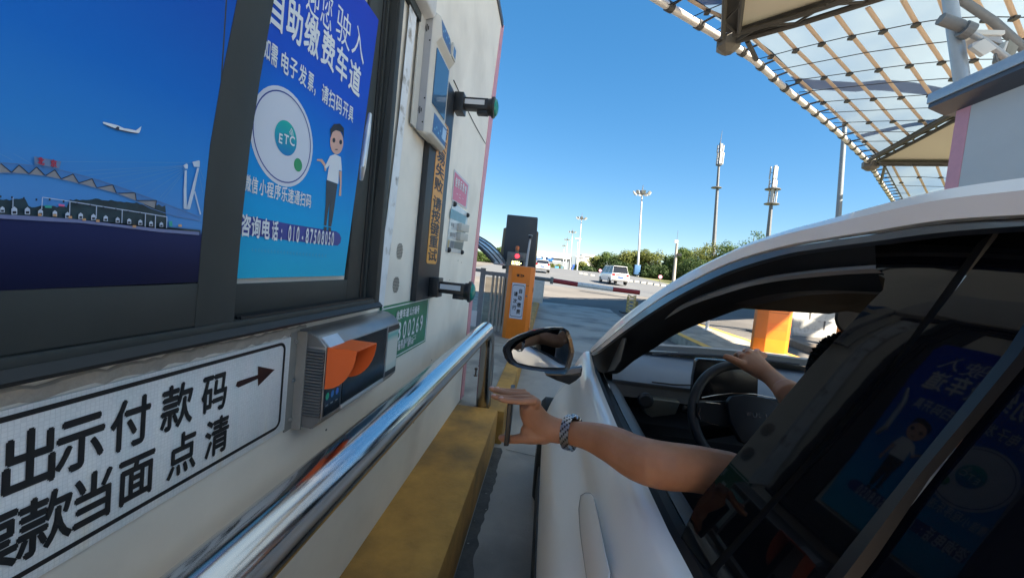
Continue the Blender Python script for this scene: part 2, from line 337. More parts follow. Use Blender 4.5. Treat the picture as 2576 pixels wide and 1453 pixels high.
# ------------------------------------------------------------------ posters
def wp(mb, pts, off): return mb.poly([W(p, off) for p in pts])
P1 = .0395
p1 = thing('poster', 'large blue poster of an airport toll plaza at dusk on the left window pane', 'poster', (.3, D-P1, 1.9))
x1 = W((500, 710), P1).x; x1t = W((593, 0), P1).x; zb = W((491, 709), P1).z; zb0 = W((0, 734), P1).z
zf_ = W((250, 556), P1).z; pf_ = (zf_-zb+.04)/(1.5+.52-zb+.04)
sky1 = grad_mat('airport poster print', [(0, (.004, .005, .016)), (pf_*.55, (.010, .013, .05)), (pf_*.97, (.02, .028, .10)), (pf_+.01, (.09, .27, .60)), (pf_+.15, (.035, .235, .62)), (pf_+.33, (.010, .155, .57)), (.78, (.005, .095, .48)), (1, (.006, .08, .46))], zb-.04, 1.5+.52, .4)
MB().add([(-1.3, D-P1, zb0-.02), (x1, D-P1, zb), (x1t+.02, D-P1, 1.5+.62), (-1.3, D-P1, 1.5+.62)], [(0, 1, 2, 3)]).build('poster_sheet', sky1, p1)
O = P1+.0008
def pr(name, polys, col, off=O, **k):
    mb = MB()
    for q in polys: wp(mb, q, off)
    return mb.build(name, mat('print '+name, col, .4, noise=k.get('noise', .08), scale=40), p1)
def c8(x, y): return (x*.2, 386.4+y*.2)      # pixel of the print seen in the photograph
top = [(0, 115), (230, 130), (460, 155), (700, 195), (920, 245), (1160, 310), (1420, 390), (1700, 490), (1970, 590), (2300, 715), (2520, 800)]
bot = [(0, 245), (300, 255), (560, 280), (780, 325), (990, 375), (1220, 435), (1470, 500), (1715, 595), (1900, 690), (2210, 790), (2520, 845)]
top0 = [(-900, 330), (-400, 170)]; bot0 = [(-900, 430), (-400, 290)]
pr('hall_roof', [[c8(*p) for p in top0+top]+[c8(*p) for p in reversed(bot0+bot)]], (.05, .20, .50))
tri = []
tp = [(10, 125), (240, 145), (460, 170), (690, 205), (920, 258), (1160, 318), (1420, 395), (1700, 492), (1970, 590), (2300, 715)]
bp_ = [(145, 238), (365, 255), (570, 280), (770, 320), (990, 370), (1215, 430), (1465, 500), (1715, 590), (1950, 690)]
for i in range(9):
    l = bp_[i-1] if i else (-60, 240)
    tri.append([c8(*l), c8(*tp[i]), c8(*bp_[i])])
pr('roof_panel', tri, (.26, .26, .28), O+.0004)
def pline(name, segs, wd, col, off=O+.0008):
    mb = MB()
    for s in segs:
        for p, q in zip(s[:-1], s[1:]):
            a, b = Vector(p), Vector(q); n = (b-a).orthogonal().normalized()*wd/2
            wp(mb, [a+n, b+n, b-n, a-n], off+random.random()*.0003)
    return mb.build(name, mat('print '+name, col, .4, noise=0), p1)
zig = [[c8(*p)] for p in []]
zz = []
for i in range(9):
    zz += [tp[i], bp_[i]]
pline('roof_truss', [[c8(*p) for p in zz]], 2.0, (.006, .008, .02))
pline('roof_edge', [[c8(*p) for p in top0+top], [c8(*p) for p in bot0+bot]], 1.6, (.10, .2, .42))
cab = [((920, 225), (2330, 150)), ((1070, 275), (2330, 155)), ((1250, 320), (2330, 160)), ((1480, 380), (2330, 170)), ((1700, 440), (2330, 185)), ((1850, 515), (2330, 195)), ((2010, 555), (2330, 200)), ((2050, 580), (2330, 215)), ((760, 100), (2430, 115)), ((170, 0), (400, 130)), ((0, 0), (160, 85)), ((2500, 170), (2570, 330)), ((2490, 180), (2550, 490))]
pline('stay_cable', [[c8(*p), c8(*q)] for p, q in cab], .7, (.13, .32, .55))
pr('pylon', [[c8(*p) for p in [(2310, 690), (2310, 450), (2325, 210), (2350, 210), (2345, 480), (2350, 700)]], [c8(*p) for p in [(2345, 700), (2480, 180), (2505, 180), (2440, 500), (2390, 700)]], [c8(*p) for p in [(2305, 150), (2345, 125), (2365, 140), (2360, 190), (2330, 190)]], [c8(*p) for p in [(2420, 105), (2500, 85), (2515, 95), (2510, 170), (2440, 165)]], [c8(*p) for p in [(2440, 480), (2455, 470), (2530, 760), (2515, 770)]]], (.5, .58, .7), O+.0012)
pr('name_board', [[c8(*p) for p in [(430, 35), (770, 100), (745, 190), (435, 135)]]], (.14, .22, .38), O+.0012)
cc = [c8(512, 92), c8(672, 122)]
def f_bj(i, u, v): return W((cc[i][0]+(u-.5)*17, cc[i][1]-(v-.5)*20+(u-.5)*4), O+.0018)
letters(MB(), '北京', f_bj, .02).build('lettering', mat('print red', (.5, .02, .06), .4, noise=0), p1)
treel = [(-300, 560)]+[(i*40, 575+random.uniform(-14, 14)+(90 if 350 < i*40 < 850 else 0)+(max(0, i*40-1300))*.11) for i in range(53)]
pr('tree_line', [[c8(*p) for p in treel]+[c8(2100, 960), c8(2520, 960), c8(2520, 1000), c8(1000, 830), c8(-300, 770)]], (.012, .035, .05), O+.0002, noise=.5)
pr('forecourt', [[c8(*p) for p in [(-300, 775), (0, 765), (500, 790), (1000, 830), (1500, 890), (2000, 945), (2505, 985), (2505, 1025), (2000, 985), (1500, 925), (1000, 870), (500, 845), (0, 815), (-300, 800)]]], (.16, .19, .36), O+.0014)
bt = []
for (x, y, s) in [(30, 720, 1), (180, 740, 1.3), (345, 740, 1.2), (510, 760, 1.1), (690, 770, 1.0), (850, 790, 1), (1015, 800, 1), (1175, 815, 1), (1330, 830, .95), (1480, 850, .9), (1625, 865, .9), (1765, 880, .9), (1900, 895, .85), (2030, 905, .8)]:
    bt += [[c8(x-28*s, y+20*s), c8(x-28*s, y-35*s), c8(x, y-58*s), c8(x+28*s, y-35*s), c8(x+28*s, y+20*s)]]
pr('toll_hut', bt, (.48, .55, .68), O+.0018)
pr('hut_window', [[(lerp(q[0][0], q[4][0], .2), lerp(q[0][1], q[1][1], .15)), (lerp(q[0][0], q[4][0], .2), lerp(q[0][1], q[1][1], .6)), (lerp(q[0][0], q[4][0], .85), lerp(q[0][1], q[1][1], .6)), (lerp(q[0][0], q[4][0], .85), lerp(q[0][1], q[1][1], .15))] for q in bt], (.01, .015, .03), O+.0021)
pline('gantry', [[c8(*p) for p in [(525, 700), (535, 548), (880, 600), (1220, 655), (1540, 705), (1830, 750), (2100, 795)]]]+[[c8(x, y), c8(x-5, y+s)] for x, y, s in [(880, 600, 190), (1215, 655, 160), (1538, 705, 170), (1830, 750, 170), (1957, 770, 170), (2100, 795, 140), (165, 550, 220)]], 2.2, (.42, .5, .66), O+.0016)
pr('lane_sign', [[c8(x-11, y-14), c8(x+11, y-14), c8(x+11, y+14), c8(x-11, y+14)] for x, y in [(625, 578), (800, 603), (968, 630), (1135, 656), (1300, 682), (1457, 706), (1610, 732), (1760, 755), (300, 562), (458, 578), (8, 540), (150, 550)]], (.008, .02, .04), O+.0019)
pr('green_sign', [[c8(562, 648), c8(650, 655), c8(650, 685), c8(565, 680)], [c8(2125, 850), c8(2165, 850), c8(2170, 915), c8(2130, 910)]], (.03, .35, .28), O+.0019)
pr('pink_sign', [[c8(738, 635), c8(810, 640), c8(812, 665), c8(740, 660)]], (.75, .13, .3), O+.0019)
pr('traffic', [[c8(x-22, y-16), c8(x+22, y-14), c8(x+22, y+16), c8(x-22, y+14)] for x, y in [(690, 775), (1060, 830), (1230, 845), (1690, 915), (885, 800), (2265, 905), (500, 770)]], (.55, .3, .14), O+.0022)
pr('aeroplane', [[c8(x, y) for x, y in [(1290, -395), (1310, -398), (1345, -388), (1480, -355), (1560, -318), (1640, -306), (1710, -290), (1780, -345), (1772, -310), (1755, -265), (1730, -255), (1640, -270), (1500, -300), (1360, -350), (1300, -375)]]], (.72, .76, .8), O+.001)
pr('aeroplane_belly', [[c8(x, y) for x, y in [(1300, -376), (1360, -351), (1450, -315), (1475, -340), (1500, -335), (1500, -302), (1640, -272), (1735, -257), (1735, -248), (1640, -258), (1480, -293), (1360, -338)]]], (.02, .03, .07), O+.0014)
# second poster
P2 = .0135
p2 = thing('poster', 'blue payment lane poster with white lettering and a round badge on the right window pane', 'poster', (1, D-P2, 1.7))
BL, BR, TRp = W((594, 698), P2), W((866, 693.5), P2), W((950, 51), P2)
zt2 = ZT-.10
sh = MB().add([(BL.x-.012, D-P2, BL.z-.002), (BR.x, D-P2, BR.z), (TRp.x+.006, D-P2, TRp.z), (TRp.x+.006, D-P2, TRp.z+.004), (BL.x+.04, D-P2, TRp.z+.004)], [(0, 1, 2, 3, 4)])
sh.build('poster_sheet', grad_mat('payment poster print', [(0, (.012, .42, .66)), (.18, (.006, .34, .70)), (.36, (.006, .23, .68)), (.6, (.009, .09, .58)), (1, (.014, .05, .50))], BL.z, TRp.z, .4), p2)
def row(chars, pts, wd, ht, m, off=P2+.001, bold=.012, par=None, name='lettering', tilt=0):
    c = [W(p, off) for p in pts]; n = len(c); ws = []
    for i in range(n):
        ds = [abs(c[j].x-c[i].x) for j in (i-1, i+1) if 0 <= j < n]; ws.append(min(wd, min(ds)*.97) if ds else wd)
    def f(i, u, v): return Vector((c[i].x+(u-.5)*ws[i], D-off, c[i].z+(v-.5)*ht+tilt*(u-.5)))
    return letters(MB(), chars, f, bold).build(name, m, par)
def q2(x, y): return (515+x*.5002, y*.5002)
def fitrow(pts, n0=0):
    return [q2(*p) for p in pts]
row('迎您驶入', fitrow([(548, -20), (615, 50), (700, 140), (775, 218)]), .082, .10, WHITE_INK, bold=.0, par=p2)
row('自助缴费车道', fitrow([(362, 35), (455, 110), (540, 180), (622, 255), (690, 325), (755, 395)]), .076, .092, WHITE_INK, bold=.024, par=p2)
row('请扫码开具', fitrow([(605, 475), (640, 503), (675, 527), (708, 552), (735, 572)]), .036, .048, WHITE_INK, bold=.02, par=p2)
row('如需电子发票，', fitrow([(313, 245), (350, 278), (402, 318), (447, 345), (493, 380), (533, 412), (562, 440)]), .036, .048, WHITE_INK, bold=.02, par=p2)
row('微信小程序乐速通扫码', fitrow([(215, 920), (251, 932), (292, 943), (329, 955), (366, 965), (400, 976), (432, 985), (463, 993), (493, 1002), (522, 1010)]), .029, .036, WHITE_INK, bold=.02, par=p2)
mb = MB(); wp(mb, [(601, 540)]+[q2(183, 1080)]+[q2(420, 1125), q2(660, 1163), q2(678, 1175), q2(687, 1198), q2(682, 1222), q2(668, 1235), q2(430, 1210), q2(172, 1175)], P2+.0008); mb.f = [tuple(range(1, 10))]
mb.build('phone_band', mat('deep blue print', (.012, .03, .27), .4, noise=0), p2)
row('咨询电话:', fitrow([(207, 1133), (258, 1142), (306, 1151), (353, 1160), (386, 1166)]), .036, .047, WHITE_INK, off=P2+.0016, bold=.03, par=p2)
row('010-87508050', fitrow([(427, 1172), (447, 1175), (468, 1178), (492, 1181), (515, 1184), (536, 1187), (555, 1189), (574, 1191), (593, 1194), (611, 1196), (627, 1198), (643, 1200)]), .036, .047, WHITE_INK, off=P2+.0016, bold=.03, par=p2)
# round badge
def disc(mb, c, r, off, n=40, r0=0):
    q = W(c, off)
    if r0: mb.loft([[(q.x+r*math.cos(t), D-off, q.z+r*math.sin(t)) for t in [2*math.pi*k/n for k in range(n)]], [(q.x+r0*math.cos(t), D-off, q.z+r0*math.sin(t)) for t in [2*math.pi*k/n for k in range(n)]]], True)
    else: mb.poly([(q.x+r*math.cos(t), D-off, q.z+r*math.sin(t)) for t in [2*math.pi*k/n for k in range(n)]])
    return mb
BC = (716.5, 348)
disc(MB(), BC, .107, P2+.0008).build('badge_disc', mat('badge white', (.62, .64, .72), .4, noise=0), p2)
disc(MB(), BC, .0985, P2+.0012, 48, .0955).build('badge_ring', mat('badge navy', (.02, .04, .25), .4, noise=0), p2)
disc(MB(), (720, 348), .038, P2+.0014).build('badge_core', grad_mat('badge teal', [(0, (.02, .2, .5)), (1, (.02, .42, .36))], W((720, 370), P2).z-.02, W((720, 330), P2).z+.02), p2)
row('ETC', [(706, 348), (720, 350.5), (735, 354)], .024, .026, WHITE_INK, off=P2+.002, bold=.03, par=p2)
disc(MB(), (750, 415), .0155, P2+.0014).build('badge_dot', mat('badge green', (.01, .27, .09), .4, noise=0), p2)
arcs = MB(); q = W((725, 336), P2+.002)
for r in (.006, .011, .016):
    arcs.loft([[(q.x+rr*math.cos(t), D-P2-.002, q.z+rr*math.sin(t)) for rr in (r, r+.0022)] for t in [rad(60-8*k) for k in range(9)]], False)
arcs.build('signal_arcs', WHITE_INK, p2)
# clerk figure printed beside the badge (generic)
def pq(name, polys, col, off):
    mb = MB()
    for q_ in polys: wp(mb, [q2(*p) for p in q_], off)
    return mb.build(name, mat('print '+name, col, .4, noise=0), p2)
def ell(cx, cy, rx, ry, a0=0, a1=360, n=20): return [(cx+rx*math.cos(rad(a0+(a1-a0)*k/n)), cy+ry*math.sin(rad(a0+(a1-a0)*k/n))) for k in range(n+1)][:n if a1-a0 == 360 else n+1]
pq('figure_trousers', [[(612, 905), (668, 925), (655, 1020), (645, 1090), (636, 1140), (622, 1138), (628, 1020), (618, 1080), (612, 1135), (600, 1132), (608, 1030)]], (.015, .02, .035), P2+.0010)
pq('figure_shirt', [[(630, 785), (655, 775), (685, 790), (690, 860), (675, 855), (672, 925), (615, 905), (622, 855), (628, 830), (610, 850), (603, 840)]], (.72, .74, .78), P2+.0013)
pq('figure_arm', [[(600, 835), (582, 812), (563, 808), (566, 800), (590, 800), (608, 825), (612, 858), (604, 860)], [(676, 860), (690, 862), (686, 985), (674, 985), (680, 930)]], (.62, .36, .27), P2+.0013)
pq('figure_head', [ell(664, 715, 33, 62)], (.68, .40, .31), P2+.0016)
pq('figure_hair', [[(635, 690), (632, 650), (650, 625), (680, 622), (700, 645), (700, 700), (692, 665), (660, 655), (642, 665)]], (.01, .01, .015), P2+.0019)
pq('figure_features', [ell(650, 705, 7, 12), ell(684, 715, 7, 12), ell(662, 752, 8, 2.5, n=12), [(600, 1140), (614, 1142), (612, 1160), (600, 1158)], [(622, 1142), (636, 1145), (635, 1166), (624, 1164)]], (.02, .015, .02), P2+.0022)
cv = MB()
for i in range(24):
    x, y = 235+i*16, 1252+i*1.35
    for s in (-1, 1): wp(cv, [q2(x, y+4), q2(x+8, y+4-s*9), q2(x+11, y+4-s*9), q2(x+4, y+4)], P2+.001)
cv.build('chevron_row', mat('print pale chevrons', (.05, .36, .58), .4, noise=0), p2)
# ------------------------------------------------------------------ payment terminal high on the wall
def yp(p, y): return Y(p, y)
term = thing('payment_terminal', 'cream payment terminal with a blue screen mounted high on the white wall', 'payment terminal', (1.9, D, 2.0))
TX0, TZ0, TZ1 = 1.679, 1.5+.542, 1.5+1.05
TX1 = 1.965
PD = .076
TF = D-PD
# outline of the side profile: chin at the bottom, recessed screen
prof = [(D-.001, TZ0+.012), (D-.02, TZ0-.004), (D-.052, TZ0-.012), (TF+.002, TZ0), (TF, TZ0+.10), (TF+.016, TZ0+.125), (TF+.016, TZ1-.125), (TF-.006, TZ1-.10), (TF+.006, TZ1-.015), (TF+.03, TZ1), (D-.001, TZ1)]
GREYSIDE = mat('grey terminal side', (.33, .34, .36), .45, noise=.06)
zc_ = (TZ0+TZ1)/2
MB().loft([[(x_, max(y, lim), zc_+(z-zc_)*kz) for y, z in prof] for x_, lim, kz in ((TX0+.004, D-.050, .985), (TX0+.032, 0, 1.0), (TX1-.03, 0, 1.0), (TX1, D-.055, .985))], True, True).build('housing', CREAM, term, bev=.003)
MB().prism([(TX0, y, z) for y, z in [(D-.003, TZ0+.014), (D-.02, TZ0+.002), (D-.048, TZ0-.002), (D-.048, TZ1-.008), (D-.003, TZ1-.008)]], (.005, 0, 0)).build('side_plate', GREYSIDE, term)
MB().box((TX0-.062, D-.018, TZ0+.004), (TX0-.002, D-.0125, TZ1+.05)).build('back_plate', CREAM, term)
slots = MB()
for zc in (TZ0+.085, TZ1-.085):
    for k in range(3):
        yy = D-.018-.007*k; hh = [.008, .015, .008][k]
        slots.box((TX0-.0015, yy-.0018, zc-hh), (TX0+.001, yy+.0018, zc+hh))
    for dz in (-.05, .05):
        for yy in (D-.012, D-.042): slots.box((TX0-.0015, yy-.003, zc+dz-.003), (TX0+.001, yy+.003, zc+dz+.003))
slots.build('vent_slot', INK, term)
SCR = mat('terminal screen glass', (.055, .12, .21), .08, noise=0, spec=.5)
MB().box((TX0+.045, TF+.0125, TZ0+.135), (TX1-.04, TF+.0165, TZ1-.14)).build('screen', SCR, term)
BLUEP = mat('blue label film', (.03, .11, .28), .4, noise=.15, scale=30)
def slab(x0, x1, z0, z1, t0, t1, pr0, th=.002):
    # panel lying on the sloping front between profile heights
    def fy(z):
        for (ya, za), (yb, zb_) in zip(prof[3:], prof[4:]):
            if min(za, zb_) <= z <= max(za, zb_): return lerp(ya, yb, (z-za)/(zb_-za))
        return TF
    return MB().prism([(x0, fy(z0)-pr0, z0), (x1, fy(z0)-pr0, z0), (x1, fy(z1)-pr0, z1), (x0, fy(z1)-pr0, z1)], (0, th, 0))
slab(TX0+.045, TX0+.185, TZ1-.092, TZ1-.022, 0, 0, .0015).build('top_label', BLUEP, term)
slab(TX0+.042, TX1-.035, TZ0+.012, TZ0+.092, 0, 0, .0015).build('bottom_label', BLUEP, term)
MB().box((TX0+.195, TF-.012, TZ1-.095), (TX0+.255, TF-.002, TZ1-.03)).build('card_slot', CREAM, term, bev=.003)
MB().box((TX0+.205, TF-.0135, TZ1-.085), (TX0+.245, TF-.011, TZ1-.045)).build('slot_window', mat('slot window', (.12, .2, .33), .2, noise=0), term)
slab(TX0+.185, TX0+.245, TZ0+.03, TZ0+.082, 0, 0, .003).build('reader_pad', mat('pale blue pad', (.35, .5, .68), .4), term)
mk = MB()
for (u, v, s) in [(.06, .03, .008), (.085, .045, .008), (.115, .03, .008), (.145, .05, .007), (.17, .035, .007)]:
    mk.add([(TX0+u-s, TF-.0035, TZ0+v-s*.5), (TX0+u+s, TF-.0035, TZ0+v-s*.5), (TX0+u, TF-.0035, TZ0+v+s)], [(0, 1, 2)])
    mk.add([(TX0+u*.9-s, TF-.0055, TZ1-.095+v-s*.5), (TX0+u*.9+s, TF-.0055, TZ1-.095+v-s*.5), (TX0+u*.9, TF-.0055, TZ1-.095+v+s)], [(0, 1, 2)])
mk.build('label_mark', mat('pale blue print', (.25, .5, .65), .4, noise=0), term)
# ------------------------------------------------------------------ black board with the orange strip
bd = thing('instruction_board', 'tall black board with an orange strip of dark vertical lettering on the wall', 'board', (2.1, D, 1.6))
bl = [(1097, 300), (1080, 386), (1063, 510.5), (1038, 757)]; br = [(1150, 225), (1147, 300), (1136, 386), (1119, 535), (1102, 697), (1097, 755)]
BT = .03
x0 = sum(W(p, BT).x for p in bl)/len(bl); x1 = sum(W(p, BT).x for p in br[2:])/4
MB().box((1.84, D-BT, 1.5-.205), (2.21, D-.001, 1.5+.92)).build('board_panel', mat('black board', (.022, .024, .028), .45, noise=.1), bd, bev=.003)
# orange strip
oc = [(1128, 345), (1121.5, 373.5), (1115.7, 403.6), (1111, 436), (1105, 468), (1100, 512), (1097, 544), (1093, 575.5), (1088.6, 607), (1083.5, 641)]
on = '若交易失败请按键重试'
ORG = mat('orange strip film', (.68, .30, .035), .45, noise=.05, scale=3)
zt, zb_ = W((1130, 326), BT).z, W((1083, 663), BT).z
xc = 2.12; hw = .115
xl, xr = W((1071, 628), BT).x, W((1099, 628), BT).x
xl = (xl+W((1100, 386), BT).x)/2; xr = (xr+W((1106.5, 572.6), BT).x)/2
corner = []
for (cx, cz, a) in [(xr-.02, zt-.02, 0), (xl+.02, zt-.02, 90), (xl+.02, zb_+.02, 180), (xr-.02, zb_+.02, 270)]:
    corner += [(cx+.02*math.cos(rad(a+t)), D-BT-.002, cz+.02*math.sin(rad(a+t))) for t in (0, 22, 45, 67, 90)]
MB().prism(corner, (0, .0015, 0)).build('orange_strip', ORG, bd)
cts = [W(p, BT) for p in oc]
def fo(i, u, v): return Vector(((xl+xr)/2+(u-.5)*.165, D-BT-.0028, cts[i].z+(v-.5)*.068))
letters(MB(), on[:5], fo, .022).build('lettering', mat('dark navy ink', (.012, .014, .025), .5, noise=0), bd)
letters(MB(), on[5:], lambda i, u, v: fo(i+5, u, v), .022).build('lettering', mat('dark navy ink', (.012, .014, .025), .5, noise=0), bd)
# ------------------------------------------------------------------ call buttons on black arms
def button(label, x, z, ytip):
    t = thing('call_button', label, 'call button', (x, D-BT, z), 'green call buttons on black arms')
    yb = ytip+.055
    MB().box((x-.045, D-BT-.052, z-.05), (x+.045, D-BT-.0005, z+.052)).build('bracket', BLACK, t, bev=.004)
    MB().box((x-.026, yb, z-.026), (x+.026, D-BT-.053, z+.034)).build('arm', BLACK, t, bev=.004)
    MB().box((x-.020, yb+.0005, z-.050), (x+.020, yb+.06, z-.0265)).build('cable_box', BLACK, t, bev=.003)
    MB().box((x-.0285, yb+.02, z-.004), (x-.0255, yb+.13, z+.022)).build('light_strip', mat('white lens', (.62, .64, .66), .35, noise=0), t)
    MB().lathe((x, ytip+.018, z-.005), (0, 1, 0), [(0, .05), (.004, .056), (.016, .056), (.018, .046), (.037, .044)], 24).build('collar', BLACK, t, smooth=True)
    MB().lathe((x, ytip+.017, z-.005), (0, -1, 0), [(0, .046), (.006, .043), (.011, .035), (.015, .022), (.017, .008), (.0172, 0.0001)], 24).build('button', mat('teal button', (.0, .20, .155), .25, noise=0), t, smooth=True)
button('upper green call button on its black arm beside the high payment terminal', 2.22, 1.5+.873, .364)
button('lower green call button on its black arm above the green number plate', 2.07, 1.5-.143, .366)
# ------------------------------------------------------------------ notices right of the board
def wq(name, pts, m, par, off): return wp(MB(), pts, off).build(name, m, par)
pk = thing('notice', 'small pink notice with white lettering on the wall', 'notice', (2.6, D, 2.0))
MB().prism([W(p, .001) for p in [(1142, 425), (1180, 464), (1173.5, 526), (1135.5, 504)]], (0, -.003, 0)).build('notice_sheet', mat('white card', (.55, .54, .55), .4), pk)
wq('pink_field', [(1144.5, 432), (1177.5, 467), (1171.5, 520.5), (1138.5, 501)], mat('pink print', (.62, .12, .20), .4, noise=.08), pk, .0048)
pc = [(1148, 458), (1154, 462), (1160, 467), (1165.5, 472), (1171, 478)]
row('使用反馈表', pc, .055, .062, WHITE_INK, off=.0058, bold=.03, par=pk)
row('一二一', [(1150, 488), (1157, 494), (1164, 500)], .045, .035, WHITE_INK, off=.0058, par=pk)
nb = thing('notice_board', 'white notice board with a blue header and two small leaflet boxes', 'notice board', (2.6, D, 1.7))
MB().prism([W(p, .001) for p in [(1137, 506), (1177, 537), (1160.5, 638.5), (1120.5, 631.5)]], (0, -.005, 0)).build('board_panel', mat('acrylic board', (.52, .55, .57), .25), nb)
wq('header', [(1135, 524), (1173, 544), (1170, 564), (1131.5, 548)], mat('header blue', (.13, .28, .36), .4), nb, .007)
wq('dark_field', [(1143.5, 607), (1165.5, 611), (1162, 629), (1141, 624)], mat('slate print', (.09, .12, .13), .4), nb, .007)
wq('yellow_field', [(1127, 603), (1132, 604), (1129, 623), (1124.5, 622)], mat('ochre print', (.35, .27, .12), .4), nb, .007)
wq('blue_field', [(1134, 605), (1143, 607), (1140, 624.5), (1131, 622.5)], mat('blue grey print', (.07, .1, .15), .4), nb, .0072)
mk = MB()
for k, (x, y) in enumerate([(1133, 590), (1136.5, 589), (1140, 590), (1144, 592), (1137, 565), (1141, 567)]): wp(mk, [(x-.8, y-5), (x+.8, y-5), (x+.8, y+5), (x-.8, y+5)], .0071)
mk.build('print_mark', mat('grey ink', (.12, .12, .12), .5, noise=0), nb)
for (a_, b_, c_, d_) in [((1151.5, 561), (1171, 566), (1169, 584), (1149, 580)), ((1149, 584), (1168, 588), (1166, 606), (1147, 603))]:
    MB().prism([W(p, .007) for p in (a_, b_, c_, d_)], (0, -.03, 0)).build('leaflet_box', mat('leaflet box', (.45, .44, .40), .5), nb, bev=.003)
for p in [(1139.5, 513), (1173, 541), (1158.5, 634), (1125, 628)]:
    q = W(p); MB().lathe((q.x, D-.0065, q.z), (0, -1, 0), [(0, .018), (.01, .016), (.018, .009)], 10).build('standoff', BLACK, nb, smooth=True)
# ------------------------------------------------------------------ green number plate
gp = thing('number_plate', 'green number plate with white digits 300269 on the wall', 'plate', (1.9, D, 1.2))
gx0, gx1, gz0, gz1 = 1.50, 2.145, 1.5-.455, 1.5-.205
MB().box((gx0, D-.005, gz0), (gx1, D-.0008, gz1)).build('plate', mat('green plate film', (.005, .19, .085), .35, noise=.05), gp)
ring(gx0+.012, gx1-.012, gz0+.008, gz1-.008, (.006, .008, .0045, .0045), D-.0065, D-.0052).build('border', WHITE_INK, gp)
dg = [(1005.5, 832), (1017.5, 828), (1029.5, 822.5), (1040, 818.5), (1050, 814.5), (1060, 810.5)]
row('00269', dg[1:], .085, .105, WHITE_INK, off=.0068, bold=.01, par=gp)
row('853', [(968, 840), (985, 836), (1003.5, 832)], .085, .105, WHITE_INK, off=.0068, bold=.01, par=gp, name='digits')
row('收费车道公示编号', [(1001, 793), (1009, 790), (1017, 787), (1025, 785), (1033.5, 782.5), (1040, 781), (1046, 779.5), (1052, 778)], .052, .044, WHITE_INK, off=.0068, bold=.03, par=gp, name='small_lettering')
row('监督电话号码一二三', [(1004, 863), (1011, 860), (1017, 857.5), (1021, 856), (1026, 854), (1031, 852), (1036, 850), (1041, 848), (1045, 846)], .034, .028, WHITE_INK, off=.0068, bold=.02, par=gp, name='small_lettering')
row('线号码', [(1027, 864), (1031, 862), (1037, 859)], .034, .028, WHITE_INK, off=.0068, bold=.02, par=gp, name='small_lettering')
row('服务热', [(1004, 873), (1011, 870), (1016, 868)], .034, .028, WHITE_INK, off=.0068, bold=.02, par=gp, name='small_lettering')
# ------------------------------------------------------------------ white payment sign
sg = thing('sign', 'white reflective sign with bold black characters and an arrow under the window', 'sign', (.6, D, 1.15))
REFL = bpy.data.materials.new('retroreflective film'); REFL.use_nodes = True
t = REFL.node_tree; b = t.nodes['Principled BSDF']; b.inputs['Base Color'].default_value = (.64, .65, .66, 1); b.inputs['Roughness'].default_value = .36
tc = t.nodes.new('ShaderNodeTexCoord'); mp = t.nodes.new('ShaderNodeMapping'); mp.inputs['Rotation'].default_value = (rad(90), 0, 0); mp.inputs['Scale'].default_value = (1, 1, 1)
vo = t.nodes.new('ShaderNodeTexVoronoi'); vo.feature = 'DISTANCE_TO_EDGE'; vo.inputs['Scale'].default_value = 170; vo.inputs['Randomness'].default_value = .1
t.links.new(tc.outputs['Object'], vo.inputs['Vector'])
mr = t.nodes.new('ShaderNodeMapRange'); mr.inputs[1].default_value = 0; mr.inputs[2].default_value = .12; mr.inputs[3].default_value = .82; mr.inputs[4].default_value = 1; t.links.new(vo.outputs[0], mr.inputs[0])
wv = t.nodes.new('ShaderNodeTexNoise'); wv.inputs['Scale'].default_value = 5; mp2 = t.nodes.new('ShaderNodeMapping'); mp2.inputs['Scale'].default_value = (3.4, 1, .35); t.links.new(tc.outputs['Object'], mp2.inputs[0]); t.links.new(mp2.outputs[0], wv.inputs['Vector'])
cr = t.nodes.new('ShaderNodeValToRGB'); e = cr.color_ramp.elements; e[0].position = .38; e[0].color = (.76, .80, .80, 1); e[1].position = .72; e[1].color = (.86, .77, .64, 1)
e2 = e.new(.52); e2.color = (.82, .82, .82, 1); e3 = e.new(.62); e3.color = (.86, .86, .84, 1); t.links.new(wv.outputs[0], cr.inputs[0])
mx = t.nodes.new('ShaderNodeMix'); mx.data_type = 'RGBA'; mx.blend_type = 'MULTIPLY'; mx.inputs[0].default_value = 1; t.links.new(cr.outputs[0], mx.inputs[6]); t.links.new(mr.outputs[0], mx.inputs[7]); t.links.new(mx.outputs[2], b.inputs['Base Color'])
sx1, sz0, sz1 = .958, 1.5-.4765, 1.5-.2335
MB().box((.02, D-.004, sz0), (sx1, D-.0008, sz1)).build('sign_panel', REFL, sg, bev=.0008)
def rrect(x0, x1, z0, z1, r, n=6):
    o = []
    for cx, cz, a in [(x1-r, z1-r, 0), (x0+r, z1-r, 90), (x0+r, z0+r, 180), (x1-r, z0+r, 270)]:
        o += [(cx+r*math.cos(rad(a+90*k/n)), cz+r*math.sin(rad(a+90*k/n))) for k in range(n+1)]
    return o
def border(x0, x1, z0, z1, r, t, off):
    A = rrect(x0, x1, z0, z1, r); B = rrect(x0+t, x1-t, z0+t, z1-t, max(r-t, .001))
    return MB().loft([[(x, D-off, z) for x, z in A], [(x, D-off, z) for x, z in B]], True)
zt1, zb1 = W((625, 883.5), .005).z, W((640, 1111), .005).z
border(.035, W((713, 960), .005).x, zb1, zt1, .022, .0075, .0048).build('border', INK, sg)
r1 = [(76, 1162), (206, 1103), (331, 1061), (447, 1020), (542, 982)]; r2 = [(116, 1308), (235, 1251), (345, 1191), (459, 1143), (547, 1093)]
cx1 = [W(p, .005) for p in r1]; cx2 = [W(p, .005) for p in r2]
z1 = sum(q.z for q in cx1)/5; z2 = sum(q.z for q in cx2)/5
def fr1(i, u, v): x = ([.372]+[q.x for q in cx1])[i]; return Vector((x+(u-.5)*.064, D-.0048, z1+(v-.5)*.085))
